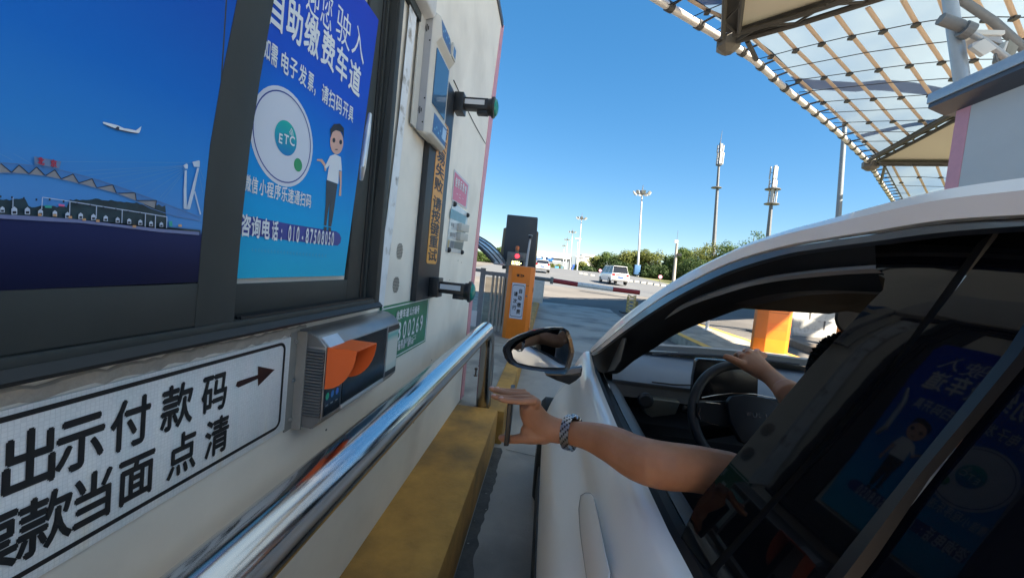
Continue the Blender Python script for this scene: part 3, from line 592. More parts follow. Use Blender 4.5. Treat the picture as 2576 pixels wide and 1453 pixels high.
def fr2(i, u, v): x = ([.405]+[q.x for q in cx2])[i]; return Vector((x+(u-.5)*.062, D-.0048, z2+(v-.5)*.083))
letters(letters(MB(), '请出示付款码', fr1, .026), '票款当面点清', fr2, .026).build('lettering', INK, sg)
ar = MB(); wp(ar, [(593, 970), (597, 959), (649, 942), (649, 920.5), (691, 929), (649, 971), (649, 952), (600, 974)], .005)
ar.build('arrow', mat('arrow ink', (.03, .008, .006), .5, noise=0), sg)
# ------------------------------------------------------------------ code scanner box
qr = thing('code_scanner', 'silver payment code scanner box with cooling ribs and a screen, beside the white sign', 'scanner', (1.2, D, 1.15))
qx0, qx1 = .992, 1.515
qz0, qz1 = 1.5-.478, 1.5-.226
QP = .080; QF = D-QP
ALU = mat('scanner aluminium', (.30, .305, .31), .36, metal=.6, noise=.08, scale=20)
SIDE = mat('scanner side', (.16, .16, .155), .5, metal=.2, noise=.12, scale=40)
pf = [(D-.001, qz1+.008), (D-.03, qz1+.004), (D-.055, qz1-.008), (QF, qz1-.032), (QF, qz0+.022), (QF+.022, qz0-.004), (D-.001, qz0)]
MB().prism([(qx0+.002, y, z) for y, z in pf], (qx1-qx0-.002, 0, 0)).build('housing', ALU, qr, bev=.0025)
fins = MB()
for k in range(22):
    z = qz0+.034+k*(qz1-qz0-.08)/21
    fins.prism([(qx0-.006, D-.006, z), (qx0-.006, QF+.003, z), (qx0+.0015, QF+.002, z+.0035), (qx0+.0015, D-.006, z+.0035)], (0, 0, .0028))
fins.build('cooling_rib', SIDE, qr)
MB().box((qx0-.001, QF+.002, qz0+.03), (qx0+.0018, D-.003, qz1-.042)).build('rib_backing', BLACK, qr)
MB().prism([(qx0-.002, y, z) for y, z in [(D-.003, qz1+.003), (D-.03, qz1-.001), (D-.054, qz1-.011), (QF+.003, qz1-.033), (D-.003, qz1-.034)]], (.004, 0, 0)).build('side_cap', SIDE, qr)
MB().prism([(qx0-.002, y, z) for y, z in [(D-.003, qz0+.030), (QF+.003, qz0+.030), (QF+.003, qz0+.020), (QF+.024, qz0-.002), (D-.003, qz0+.002)]], (.004, 0, 0)).build('side_cap', SIDE, qr)
MB().box((qx0+.10, QF-.0025, qz0+.034), (qx1-.128, QF+.001, qz1-.036)).build('screen', mat('scanner screen', (.010, .011, .013), .2, noise=0, spec=.2), qr)
MB().box((qx0+.008, QF-.0025, qz0+.030), (qx0+.092, QF+.001, qz0+.105)).build('icon_panel', mat('scanner icon panel', (.006, .007, .008), .18, noise=0), qr)
for k, c in enumerate([(.02, .42, .22), (.03, .18, .5), (.04, .15, .55)]):
    xx = qx0+.020+k*.025
    MB().poly([(xx+.0085*math.cos(rad(a)), QF-.0032, qz0+.083+.0105*math.sin(rad(a))) for a in (range(0, 360, 30) if k == 0 else (30, 75, 120, 180, 225, 270, 330))]).build('icon', mat('icon %d colour' % k, c, .4, noise=0), qr)
    MB().add([(xx-.006, QF-.0032, qz0+.056), (xx+.006, QF-.0032, qz0+.056), (xx+.006, QF-.0032, qz0+.060), (xx-.006, QF-.0032, qz0+.060)], [(0, 1, 2, 3)]).build('icon_caption', mat('caption grey', (.2, .22, .22), .4, noise=0), qr)
MB().box((qx0+.096, QF-.006, qz0+.020), (qx1-.13, QF, qz0+.033)).build('lower_lip', mat('bright lip', (.55, .56, .57), .3, metal=.5), qr, bev=.002)
MB().box((qx1-.125, QF-.004, qz0+.03), (qx1-.118, QF+.001, qz1-.033)).build('divider', ALU, qr)
MB().box((qx1-.116, QF-.002, qz0+.030), (qx1-.008, QF+.001, qz1-.036)).build('side_panel', BLACK, qr)
stk = grad_mat('sticker print', [(0, (.45, .52, .48)), (.12, (.45, .52, .5)), (.2, (.56, .57, .52)), (.75, (.56, .57, .52)), (.9, (.16, .43, .40)), (1, (.4, .52, .50))], qz0+.05, qz1-.055, .4)
MB().box((qx1-.112, QF-.0032, qz0+.05), (qx1-.012, QF-.0021, qz1-.056)).build('sticker', stk, qr)
MB().prism([(qx0+.008, QF-.003, qz1-.034), (qx0+.085, QF-.003, qz1-.034), (qx0+.085, QF+.022, qz1-.010), (qx0+.008, QF+.022, qz1-.010)], (0, -.004, .001)).build('top_patch', mat('bare metal patch', (.62, .63, .65), .3, metal=.4), qr)
# angle bracket with bolts
bx = MB().box((.957, D-.004, qz0-.006), (.989, D-.001, qz1+.004)); bx.box((.984, D-.03, qz0-.006), (.988, D-.0042, qz1+.004)); bx.build('bracket', mat('bracket paint', (.25, .24, .215), .5, noise=.15), qr)
for zz_ in (qz0+.022, (qz0+qz1)/2, qz1-.022):
    MB().lathe((.976, D-.0042, zz_), (0, -1, 0), [(0, .0052), (.003, .0052), (.0035, .003), (.006, .003)], 8).build('bolt', SILVER, qr)
# orange hood
hd = thing('scanner_hood', 'bright orange curved hood fixed over the scanner window', 'hood', (1.05, QF, 1.2))
HZ = qz1-.032; HP = .082
h0, h1 = qx0+.002, qx0+.128
def sidepl(x, t): 
    pts = [(QF-.003, HZ), (QF-HP, HZ-.003)]
    for k in range(1, 10): a = rad(90*k/9); pts.append((QF-HP*math.cos(a)*1.0-(.0), HZ-.004-.108*math.sin(a)))
    pts[-1] = (QF-.006, HZ-.112); pts.append((QF-.003, HZ-.112))
    return MB().prism([(x, y, z) for y, z in pts], (t, 0, 0))
m_ = sidepl(h0, .0022); m2_ = sidepl(h1-.0022, .0022); m_.add(m2_.v, m2_.f)
m_.box((h0+.0022, QF-HP, HZ-.0035), (h1-.0022, QF-.003, HZ-.0005)); m_.box((h0+.0022, QF-.0048, HZ-.112), (h0+.03, QF-.003, HZ-.0036))
m_.build('hood_shell', ORANGE_H, hd)
# ------------------------------------------------------------------ crash rail
rl = thing('crash_rail', 'thick polished stainless steel guard rail running along the toll booth wall', 'guard rail', (3.35, .45, IT))
RC = Vector((0, .452, 1.5-.527)); RR = .0615
pts = [(x, RC.y, RC.z) for x in (-3, -1, 0, .4, .8, 1.2, 1.6, 2, 2.4, 2.8, 3.1, 3.24)] 
rail = MB().tube(pts, RR, 40, True); rail.build('rail_tube', STEEL, rl, smooth=True)
BRONZE = mat('stained steel post', (.36, .34, .32), .22, metal=1, noise=.2, scale=8, stretch=(3, 3, .4))
post = [(3.20, RC.y, RC.z-.0), (3.275, RC.y-.002, RC.z-.02), (3.325, RC.y-.006, RC.z-.075), (3.335, RC.y-.012, RC.z-.16), (3.335, .428, IT-.038)]
MB().tube(post, [RR*.985, RR*.985, RR*.98, RR*.975, RR*.975], 32).build('post', BRONZE, rl, smooth=True)
MB().tube([(3.375, .41, IT-.038), (3.375, .415, IT+.30), (3.372, .43, RC.z-.10), (3.36, .44, RC.z-.05)], .043, 24).build('brace_post', mat('dark stained steel', (.16, .16, .16), .3, metal=1, noise=.2, scale=10), rl, smooth=True)
MB().tube([(-2.6, RC.y, IT-.038), (-2.6, RC.y, RC.z)], RR*.95, 24).build('post', BRONZE, rl, smooth=True)
MB().lathe((3.345, .425, IT-.039), (0, 0, 1), [(0, .085), (.006, .085), (.007, .06)], 24).build('base_flange', mat('rusty flange', (.16, .10, .06), .8, noise=.3, scale=30), rl)
# anchor bolts left in the paving behind the rail
for i, (x, y) in enumerate([(3.5, .58), (3.72, .53)]):
    q = Z(((1196, 945) if i == 0 else (1207, 920)), IT-.04)
    tag(MB().lathe((q.x, q.y, IT-.041), (0, 0, 1), [(0, .022), (.008, .022), (.009, .009), (.07, .009), (.071, .018), (.09, .018), (.095, .008)], 10).build('anchor_bolt', mat('rusty iron', (.10, .06, .035), .85, noise=.3, scale=40)),
        ['rusty anchor bolt in the paving behind the rail, the one nearer the booth wall', 'rusty anchor bolt in the paving behind the rail, the one nearer the rail post'][i], 'bolt', 'rusty anchor bolts in the paving')
# ------------------------------------------------------------------ orange pillars
def oct_col(x, y, wx, wy, c, z0, z1):
    a, b = wx/2, wy/2
    return MB().prism([(x-a, y-b+c, z0), (x-a, y+b-c, z0), (x-a+c, y+b, z0), (x+a-c, y+b, z0), (x+a, y+b-c, z0), (x+a, y-b+c, z0), (x+a-c, y-b, z0), (x-a+c, y-b, z0)], (0, 0, z1-z0))
ZI = IT-.04
GX = 6.86
yl = X((1261, 850), GX).y; yr = X((1327, 830), GX).y-.02
pil = thing('gate_pillar', 'orange octagonal gate pillar with a white lettered plate on the island', 'gate pillar', (GX+.22, (yl+yr)/2, ZI), 'orange gate pillars')
zt = X((1310, 670), GX).z
pb = oct_col(GX+.22, (yl+yr)/2, .44, yl-yr, .07, ZI, zt); pb.build('pillar_body', ORANGE, pil, bev=.008)
MB().prism([(GX+.03, yr+.03, zt), (GX+.03, yl-.03, zt), (GX+.41, yl-.03, zt), (GX+.41, yr+.03, zt)], (0, 0, .012)).build('pillar_cap', mat('faded orange cap', (.72, .36, .2), .6), pil)
def xp(p, off=0): return X(p, GX-off)
MB().prism([xp(p, .001) for p in [(1289.3, 710), (1323, 714), (1313, 803), (1280.6, 799)]], (-.003, 0, 0)).build('lettered_plate', mat('plate white', (.55, .58, .64), .4, noise=.04), pil)
def shrink(q, k, cx=None):
    c = Vector((sum(p[0] for p in q)/4, sum(p[1] for p in q)/4)); return [tuple(c+(Vector(p)-c)*k) for p in q]
O_ = [(1289.3, 710), (1323, 714), (1313, 803), (1280.6, 799)]
def rr4(q, k, n=4, r=.18):
    q = [Vector(p) for p in q]; c = sum(q, Vector((0, 0)))/4; q = [c+(p-c)*k for p in q]; o = []
    for i in range(4):
        p = q[i]; a = q[i-1]; b = q[(i+1) % 4]; la = min(r*(q[1]-q[0]).length, 9); 
        pa = p+(a-p).normalized()*la; pb_ = p+(b-p).normalized()*la
        for j in range(n+1):
            t_ = j/n; o.append(pa*(1-t_)**2+p*2*t_*(1-t_)+pb_*t_*t_)
    return o
A_ = rr4(O_, .90); B_ = rr4(O_, .80)
B_ = [a + (b-a)*min(1, 1.5/max((b-a).length, .01)) for a, b in zip(A_, B_)]
MB().loft([[xp(p, .0052) for p in A_], [xp(p, .0052) for p in B_]], True).build('plate_border', mat('navy ink', (.01, .014, .03), .5, noise=0), pil)
pc = [(1309.8, 732), (1307.5, 749), (1305.5, 766.5), (1303.5, 783.5), (1297.3, 739), (1295.3, 756.5), (1293.5, 773)]
cts2 = [xp(p, .0056) for p in pc]
def fpl(i, u, v): c = cts2[i]; return Vector((c.x, c.y-(u-.5)*.072, c.z+(v-.5)*.085))
letters(MB(), '自动缴费请次行', fpl, .03, N=Vector((-1, 0, 0))).build('lettering', INK, pil)
lg = MB()
for (x, y, a, b) in [(1310, 693, 9, 3.4), (1303, 692, 3.2, 3.6), (1314, 693.5, 4, 2.6)]:
    c = xp((x, y), .004); lg.loft([[(c.x, c.y+a*.0068*math.cos(t)*s, c.z+b*.0068*math.sin(t)*s) for t in [2*math.pi*k/16 for k in range(16)]] for s in (1, .62)], True)
lg.build('emblem', mat('emblem dark', (.05, .035, .03), .4, metal=.5), pil)
MB().box((GX-.0015, yr+.075, zt-.325), (GX+.001, yl-.075, zt-.318)).build('body_seam', mat('dark pillar seam', (.12, .035, .005), .7, noise=0), pil)  # dark seam line across the pillar front
MB().lathe((GX, yr+.10, zt-.50), (-1, 0, 0), [(0, .016), (.004, .016), (.005, .006)], 14).build('door_lock', GREYMET, pil)
for dz_ in (.15, .85): MB().box((GX+.06, yr-.004, ZI+dz_), (GX+.12, yr+.002, ZI+dz_+.07)).build('hinge', mat('hinge brown', (.16, .06, .02), .6), pil)
p2b = thing('gate_pillar', 'plain orange pillar seen through the windscreen straight above the steering wheel', 'gate pillar', (9.25, -5.06, .25), 'orange gate pillars')
oct_col(9.25, -5.06, .44, .74, .16, .25, 1.55).build('pillar_body', ORANGE, p2b, bev=.008)
MB().box((9.1, -5.3, 1.55), (9.4, -4.8, 1.565)).build('pillar_cap', mat('faded orange cap', (.72, .36, .2), .6), p2b)
MB().box((9.0285, -5.26, 1.12), (9.0305, -4.86, 1.128)).build('body_seam', mat('dark pillar seam', (.12, .035, .005), .7, noise=0), p2b)
MB().box((9.0283, -5.26, .74), (9.0303, -4.86, .90)).build('repaint_band', mat('fresh orange band', (.80, .17, .006), .5), p2b)
p3b = thing('gate_pillar', 'plain orange pillar in the next lane seen at the right end of the windscreen', 'gate pillar', (14.2, -10.35, .25), 'orange gate pillars')
oct_col(14.2, -10.35, .44, .9, .12, .25, 1.6).build('pillar_body', ORANGE, p3b, bev=.008)
# grey barrier cabinet behind the pillar, and the boom
cab = thing('barrier_cabinet', 'pale grey barrier cabinet half hidden behind the lettered orange pillar', 'cabinet', (15.4, .36, ZI))
MB().box((15.2, .06, ZI), (15.7, .55, 1.12)).build('cabinet_body', mat('pale grey cabinet', (.42, .41, .39), .5), cab, bev=.02)
MB().box((15.19, .10, .45), (15.2, .5, 1.0)).build('cabinet_door', mat('pale grey door', (.46, .45, .43), .5), cab)
bm_ = thing('barrier_boom', 'red and white barrier boom lowered across the lane', 'barrier boom', (18.0, .3, 1.05))
BX = 18.0
def bp2(p): return X(p, BX)
DARKRED = mat('boom red', (.27, .018, .02), .5, noise=.15, scale=8)
RBOOM = .105
def boom(a, b, r, nm, m): MB().tube([bp2(a), lerp(bp2(a), bp2(b), .5), bp2(b)], r, 20).build(nm, m, bm_, smooth=True)
boom((1330, 697), (1388, 704.5), .085, 'boom_arm', mat('dark grey arm', (.12, .115, .11), .5))
MB().box((BX-.13, bp2((1392, 705)).y, bp2((1388, 705)).z-.16), (BX+.13, bp2((1384, 705)).y, bp2((1388, 705)).z+.15)).build('clamp', GREYMET, bm_, bev=.02)
boom((1390, 705), (1453, 715), RBOOM, 'red_section', DARKRED)
boom((1453, 715), (1541, 727), RBOOM, 'white_section', mat('boom white', (.66, .65, .62), .5, noise=.1, scale=6, stain=((.25, .24, .23), 5, .58, .72, .8)))
boom((1541, 727), (1609, 735.5), RBOOM*.96, 'red_section', DARKRED)
def lattice(x, y, z0, h, label, grp):
    t = thing('boom_rest', label, 'boom rest', (x, y, z0), grp)
    m = mat('weathered yellow slats', (.36, .26, .09), .7, noise=.3, scale=6)
    for s in (-.16, .16): MB().box((x-.05, y+s-.03, z0), (x+.05, y+s+.03, z0+h)).build('post', m, t)
    sl_ = MB()
    for k in range(5):
        zc = z0+h*(k+.2)/5
        sl_.add([(x-.06, y-.19, zc), (x-.06, y+.19, zc+h/5), (x-.06, y+.19, zc+h/5+.05), (x-.06, y-.19, zc+.05)], [(0, 1, 2, 3)])
        sl_.add([(x-.063, y+.19, zc), (x-.063, y-.19, zc+h/5), (x-.063, y-.19, zc+h/5+.05), (x-.063, y+.19, zc+.05)], [(0, 1, 2, 3)])
    sl_.build('slat_lattice', mat('pale yellow slats', (.48, .37, .15), .7, noise=.2), t)
    MB().box((x-.03, y-.3, z0), (x+.4, y-.2, z0+h*.75)).build('side_frame', mat('dark yellow frame', (.17, .14, .06), .7), t)
    MB().box((x-.2, y-.35, z0), (x+.45, y+.4, z0+.07)).build('foot', mat('dark iron foot', (.05, .045, .04), .7), t)
    return t
q = bp2((1592, 740))
lattice(18.15, q.y, 0, q.z-.1, 'yellow slatted stand holding up the free end of the boom', 'yellow slatted boom stands')
lattice(15.8, -8.35, 0, .95, 'yellow slatted stand in the next lane left of the orange pillar seen through the windscreen', 'yellow slatted boom stands')
wpst = thing('bollard', 'thin white steel post on the far island seen through the windscreen', 'post', (12.45, -4.97, .25))
MB().tube([(12.45, -4.97, .25), (12.45, -4.97, 1.7)], .05, 16).build('post_tube', WHITE_P, wpst, smooth=True)
MB().lathe((12.45, -4.97, .25), (0, 0, 1), [(0, .13), (.015, .13), (.03, .06)], 16).build('foot_plate', WHITE_P, wpst)
JER = mat('dirty white concrete', (.52, .50, .46), .8, noise=.12, scale=5, stain=((.2, .19, .17), 6, .55, .75, .6))
def jersey(x0, y0, y1, z0, h, label):
    t = thing('concrete_barrier', label, 'barrier', (x0, (y0+y1)/2, z0), 'white concrete barriers in the next lane')
    MB().prism([(x0-.18, y0, z0), (x0-.18, y0, z0+.12), (x0-.06, y0, z0+.3), (x0-.04, y0, z0+h), (x0+.04, y0, z0+h), (x0+.06, y0, z0+.3), (x0+.18, y0, z0+.12), (x0+.18, y0, z0)], (0, y1-y0, 0)).build('barrier_body', JER, t, bev=.01)
    MB().box((x0-.062, (y0+y1)/2-.03, z0+.32), (x0-.050, (y0+y1)/2+.03, z0+h)).build('joint', mat('joint dark', (.12, .11, .1), .9), t)
jersey(16.8, -12.3, -9.95, 0, .68, 'low white concrete barrier beside the orange pillar through the windscreen')
jersey(19.5, -13.6, -10.9, 0, 1.02, 'taller white concrete barrier behind the low one through the windscreen')
# ------------------------------------------------------------------ lane display with beacon, dark panel
LX = 8.6
def lx(p, off=0): return X(p, LX+off)
dsp = thing('lane_display', 'tall dark lane display panel with a red lamp and an orange beacon behind the pillar', 'lane display', (LX+.2, .6, ZI))
BKX = 9.05
def bx_(p): return X(p, BKX)
MB().prism([bx_(p) for p in [(1276, 539), (1353, 546.5), (1344.5, 676), (1262.5, 676)]], (.16, 0, 0)).build('dark_panel', mat('dark panel back', (.042, .044, .046), .5, noise=.06), dsp, bev=.02)
BRN = mat('brown frame', (.21, .155, .09), .55, noise=.12)
MB().prism([X(p, BKX+.07) for p in [(1267, 574), (1274, 572), (1263.5, 660), (1256.5, 656)]], (.10, 0, 0)).build('side_frame', BRN, dsp)
MB().prism([X(p, BKX+.07) for p in [(1349.5, 580), (1354.5, 584), (1346, 690), (1340, 690)]], (.10, 0, 0)).build('side_frame', BRN, dsp)
GH = mat('grey display housing', (.16, .16, .145), .5)
a_, b_ = lx((1267.5, 631)), lx((1327, 637.5))
y0, y1 = lx((1326, 670)).y, lx((1275, 652)).y
ztop = (a_.z+b_.z)/2
MB().box((LX, y0, ztop-.17), (LX+.3, y1, ztop)).build('display_housing', GH, dsp, bev=.01)
MB().box((LX, y1-.09, ZI), (LX+.3, y1-.0005, ztop-.17)).build('housing_leg', GH, dsp)
MB().box((LX, y0+.0005, ZI), (LX+.3, y0+.09, ztop-.17)).build('housing_leg', GH, dsp)
MB().box((LX+.03, y0+.09, ztop-.62), (LX+.29, y1-.09, ztop-.17)).build('message_screen', INK, dsp)
led = MB(); random.seed(2)
for r in range(4):
    yy = y1-.11
    while yy > y1-.29:
        l_ = random.choice([.02, .035, .05]); led.add([(LX+.028, yy, ztop-.205-.03*r), (LX+.028, yy-l_, ztop-.205-.03*r), (LX+.028, yy-l_, ztop-.191-.03*r), (LX+.028, yy, ztop-.191-.03*r)], [(0, 1, 2, 3)]); yy -= l_+.014
led.build('led_text', mat('led yellow', (.85, .8, .35), .5, noise=0, emis=1.0), dsp)
c = lx((1301, 644)); MB().lathe((LX, c.y, c.z), (-1, 0, 0), [(0, .046), (.012, .044), (.022, .03), (.026, .0001)], 20).build('red_lamp', mat('red lamp lens', (.85, .02, .03), .3, noise=0, emis=1.1), dsp, smooth=True)
for p in [(1286.5, 641.5), (1316, 647)]:
    c = lx(p); MB().lathe((LX, c.y, c.z), (-1, 0, 0), [(0, .035), (.008, .033), (.009, .0001)], 16).build('screw_disc', mat('grey screw disc', (.2, .19, .17), .25), dsp)  # plain grey screw discs either side of the red lamp
c = lx((1300.6, 625)); 
MB().lathe((LX+.1, c.y, ztop), (0, 0, 1), [(0, .035), (.05, .035), (.052, .03)], 16).build('beacon_base', mat('tan beacon base', (.3, .2, .1), .5), dsp)
MB().lathe((LX+.1, c.y, ztop+.052), (0, 0, 1), [(0, .042), (.07, .042), (.088, .032), (.092, .0001)], 16).build('beacon', mat('orange beacon lens', (.72, .16, .03), .25, noise=0), dsp, smooth=True)
MB().box((LX+.07, c.y-.012, ztop), (LX+.13, c.y-.008, ztop+.002)).build('beacon_cable', INK, dsp)
# thin camera post
cp_ = thing('camera_post', 'thin pale post with a small black camera in front of the dark display panel', 'camera post', (8.2, .3, ZI))
a_, b_ = X((1323.5, 668), 8.2), X((1334, 601), 8.2)
MB().tube([(a_.x, a_.y-.02, ZI), a_, lerp(a_, b_, .55), b_], [.028, .024, .022, .02], 12).build('post_tube', mat('pale post', (.48, .48, .48), .5), cp_, smooth=True)
MB().box((b_.x-.10, b_.y-.03, b_.z), (b_.x+.08, b_.y+.03, b_.z+.065)).build('camera_body', BLACK, cp_, bev=.008)
MB().box((b_.x-.115, b_.y-.036, b_.z+.066), (b_.x+.08, b_.y+.036, b_.z+.074)).build('sun_shield', WHITE_P, cp_)
# ------------------------------------------------------------------ railing with curved roof at the booth door
rg = thing('stair_railing', 'grey steel railing under a curved ribbed roof beyond the booth corner', 'railing', (7.5, .9, ZI))
RX = 7.5
def rx(p): return X(p, RX)
zr = rx((1240, 683)).z
yL, yR = rx((1212, 700)).y, rx((1277, 700)).y
GP = mat('galvanised post', (.24, .26, .28), .5, metal=.2)
MB().box((RX-.03, yL-.06, ZI), (RX+.03, yL+.03, zr+.05)).build('post', GP, rg)
MB().box((RX-.03, yR, zr-.075), (RX+.03, yL-.061, zr)).build('top_rail', GP, rg)
MB().box((RX-.03, yL+.031, zr-.03), (RX+.03, yL+.55, zr+.03)).build('top_rail', GP, rg)
for pxx in (1236.5, 1246.5, 1256.5, 1264.5, 1273):
    yb = rx((pxx, 740)).y
    MB().box((RX-.02, yb-.018, ZI), (RX+.02, yb+.018, zr-.0755)).build('baluster', mat('taupe baluster', (.46, .42, .35), .6), rg)
    MB().box((RX-.022, yb-.025, ZI), (RX-.006, yb-.0185, zr-.0755)).build('baluster_edge', INK, rg)
MB().box((RX+.05, yR, ZI+.1), (RX+.055, yL-.07, zr-.1)).build('railing_glass', glass_mat('railing glass', .82, .03, (1, .97, .9)), rg)
MB().box((RX-.035, yL+.02, ZI+.05), (RX-.03, yL+.2, ZI+.35)).build('socket_box', WHITE_P, rg, bev=.01)
rs = []
for x_ in [6.6, 7.4, 8.25, 9.1]:
    arc = [Vector((x_, yy, zz_+.10*(x_-6.6)*(yy-.9))) for yy, zz_ in [(2.0, 1.99), (1.75, 1.965), (1.5, 1.92), (1.35, 1.875), (1.25, 1.825), (1.15, 1.765), (1.05, 1.69), (.96, 1.61), (.9, 1.55)]]
    rs.append(arc)
RF = mat('curved roof sheet', (.50, .53, .57), .25, metal=.2, noise=.1)
MB().loft(rs+[[v-Vector((0, 0, .02)) for v in a] for a in reversed(rs)], False).build('curved_roof', RF, rg, smooth=True)
for i, a in enumerate(rs): MB().tube([v+Vector((0, 0, .012)) for v in a], .014 if i else .03, 8).build('roof_rib', mat('dark roof rib', (.05, .055, .06), .35, metal=.5), rg, smooth=True)
# ------------------------------------------------------------------ vehicles on the road ahead
CARW = mat('white car paint', (.66, .67, .68), .25, noise=.02, coat=.6)
CARG = mat('tinted car glass', (.012, .014, .018), .06, noise=0)
TYRE = mat('tyre rubber', (.015, .015, .015), .85)
def far_car(label, x, y, yaw, L, Wd, H, van=False):
    z = gz(x+L/2); t = thing('parked_car' if False else 'car', label, 'car', (x, y, z), 'white cars on the road ahead')
    h = Wd/2
    if van: st = [(0, .55, 1.02, .9), (.03, .35, 1.05, 1), (.5, .3, 1.06, 1), (3.0, .3, 1.04, 1), (L-.9, .32, .98, 1), (L-.25, .34, .78, .95), (L, .42, .62, .8)]
    else: st = [(0, .5, .92, .85), (.06, .35, 1.0, .97), (.6, .3, 1.0, 1), (3.0, .3, .98, 1), (L-.9, .32, .9, 1), (L-.2, .34, .7, .94), (L, .42, .6, .8)]
    rg_ = []
    for (s, zb_, zt_, k) in st:
        w_ = h*k; rg_.append([(s, -w_*.86, zt_), (s, -w_*.97, zt_-.10), (s, -w_, (zb_+zt_)/2), (s, -w_*.93, zb_), (s, w_*.93, zb_), (s, w_, (zb_+zt_)/2), (s, w_*.97, zt_-.1), (s, w_*.86, zt_)])
    body = MB().loft(rg_, True, True)
    ca, sa = math.cos(yaw), math.sin(yaw)
    def T(m): m.v = [Vector((x+v.x*ca-v.y*sa, y+v.x*sa+v.y*ca, z+v.z)) for v in (Vector(q) for q in m.v)]; return m
    T(body).build('body', CARW, t, smooth=True)
    g0, g1, g2, g3 = (.12, .42, 2.95, 3.75) if van else (.35, 1.15, 2.6, 3.55)
    zl = 1.0; w1, w2 = h*.86, h*.70
    gh = MB().loft([[(g0, -w1, zl), (g1, -w2, H-.04), (g2, -w2, H-.04), (g3, -w1, zl)], [(g0, w1, zl), (g1, w2, H-.04), (g2, w2, H-.04), (g3, w1, zl)]], True, True)
    T(gh).build('glass_house', CARG, t)
    rf = MB().prism([(g1-.12, -w2-.03, H-.045), (g2+.1, -w2-.03, H-.045), (g2+.1, w2+.03, H-.045), (g1-.12, w2+.03, H-.045)], (0, 0, .05)); T(rf).build('roof', CARW, t, bev=.02)
    for s in (-1, 1):
        for (a, b) in ((g0+.02, g1), (lerp(g0, g3, .36), lerp(g1, g2, .30)), (lerp(g0, g3, .68), lerp(g1, g2, .72)), (g3-.03, g2+.05)):
            pm = MB().prism([(a-.05, s*(w1+.004), zl), (a+.05, s*(w1+.004), zl), (b+.05, s*(w2+.004), H-.04), (b-.05, s*(w2+.004), H-.04)], (0, s*.012, 0)); T(pm).build('pillar', CARW, t)
        lm = MB().box((-.02, min(s*h*.62, s*h*.9), .80), (.06, max(s*h*.62, s*h*.9), 1.0)); T(lm).build('tail_light', mat('tail light red', (.35, .012, .015), .25, noise=0), t)
        for xx in (.75, L-.85):
            wm = MB().lathe((xx, s*(h-.19), .31), (0, s, 0), [(0, .30), (.02, .31), (.17, .31), (.19, .27)], 20); T(wm).build('tyre', TYRE, t)
            wm = MB().lathe((xx, s*h, .31), (0, s, 0), [(0, .19), (.008, .18), (.01, .02)], 12); T(wm).build('rim', SILVER, t)
    T(MB().box((-.03, -.26, .62), (-.005, .26, .76))).build('licence_plate', mat('blue plate', (.02, .07, .3), .4), t)
    T(MB().box((-.05, -h*.85, .34), (.1, h*.85, .46))).build('bumper', mat('bumper grey', (.12, .12, .12), .6), t)
    if van: T(MB().box((-.012, -.5, .86), (.03, .5, .94))).build('tail_strip', mat('tail light red', (.35, .012, .015), .25, noise=0), t)
    return t
far_car('white minivan with red tail lights driving away beyond the boom', 37.5, -6.75, rad(9), 4.4, 1.75, 1.72, True)
far_car('white sedan half hidden by the orange pillar on the road ahead', 46, .62, rad(3), 4.5, 1.8, 1.46)
# ------------------------------------------------------------------ lamp masts
def mast(label, base, top, x, kind=0):
    b = X(base, x); tp_ = X(top, x); b.z = min(b.z, gz(x)+.2); b.z = gz(x)
    t = thing('lamp_mast', label, 'lamp mast', b, 'tall lamp masts along the road')
    H = tp_.z-b.z
    MB().tube([b, lerp(b, tp_, .5), tp_], [H*.0150, H*.0118, H*.008], 12).build('mast', mat('galvanised mast', (.50, .50, .50), .5, metal=.2), t, smooth=True)
    LM = mat('lamp head grey', (.12, .12, .125), .5)
    if kind == 0:
        MB().lathe(tp_+Vector((0, 0, -.1)), (0, 0, 1), [(0, H*.012), (H*.025, H*.03), (H*.05, H*.03), (H*.06, H*.006), (H*.12, H*.003)], 12).build('head_ring', LM, t)
        for k in range(8):
            a = k*math.pi/4; d_ = Vector((math.cos(a), math.sin(a), 0)); r_ = H*.075
            MB().tube([tp_+d_*H*.02, tp_+d_*r_+Vector((0, 0, H*.012))], H*.004, 6).build('bracket', LM, t)
            c_ = tp_+d_*(r_+H*.012)+Vector((0, 0, H*.012)); s_ = d_.cross(Vector((0, 0, 1)))*H*.020
            up_ = (Vector((0, 0, 1))+d_*.6).normalized()*H*.020
            MB().prism([c_-s_-up_, c_+s_-up_, c_+s_+up_, c_-s_+up_], d_*H*.014).build('floodlight', mat('floodlight', (.42, .42, .40), .4, metal=.4), t)
    else:
        MB().box((tp_.x-.4, tp_.y-.9, tp_.z-.1), (tp_.x+.4, tp_.y+.9, tp_.z+.25)).build('lamp_head', mat('white blue head', (.55, .68, .75), .4), t)
    return t
m1 = mast('nearest and tallest lamp mast with a blue box at its foot, behind the minivan', (1603, 697), (1615, 489), 68)
c = Vector((68, X((1600, 697), 68).y, gz(68))); MB().box((c.x-.5, c.y-.45, c.z+.3), (c.x+.3, c.y+.45, c.z+1.9)).build('control_box', mat('blue box', (.06, .15, .30), .5), m1, bev=.04)
mast('lamp mast standing by the blue barrels, second nearest', (1451, 684), (1463, 551), 105)
mast('lamp mast between the second mast and the grey building, third nearest', (1433, 682), (1440, 585), 130)
mast('short far lamp mast, fourth counted from the nearest', (1424, 680), (1427, 604), 155)
mast('farthest and shortest lamp mast in front of the grey hall', (1416, 679), (1419, 619), 185)
mast('lamp mast with one flat pale head beside the second mast', (1449, 684), (1454, 601), 118, 1)
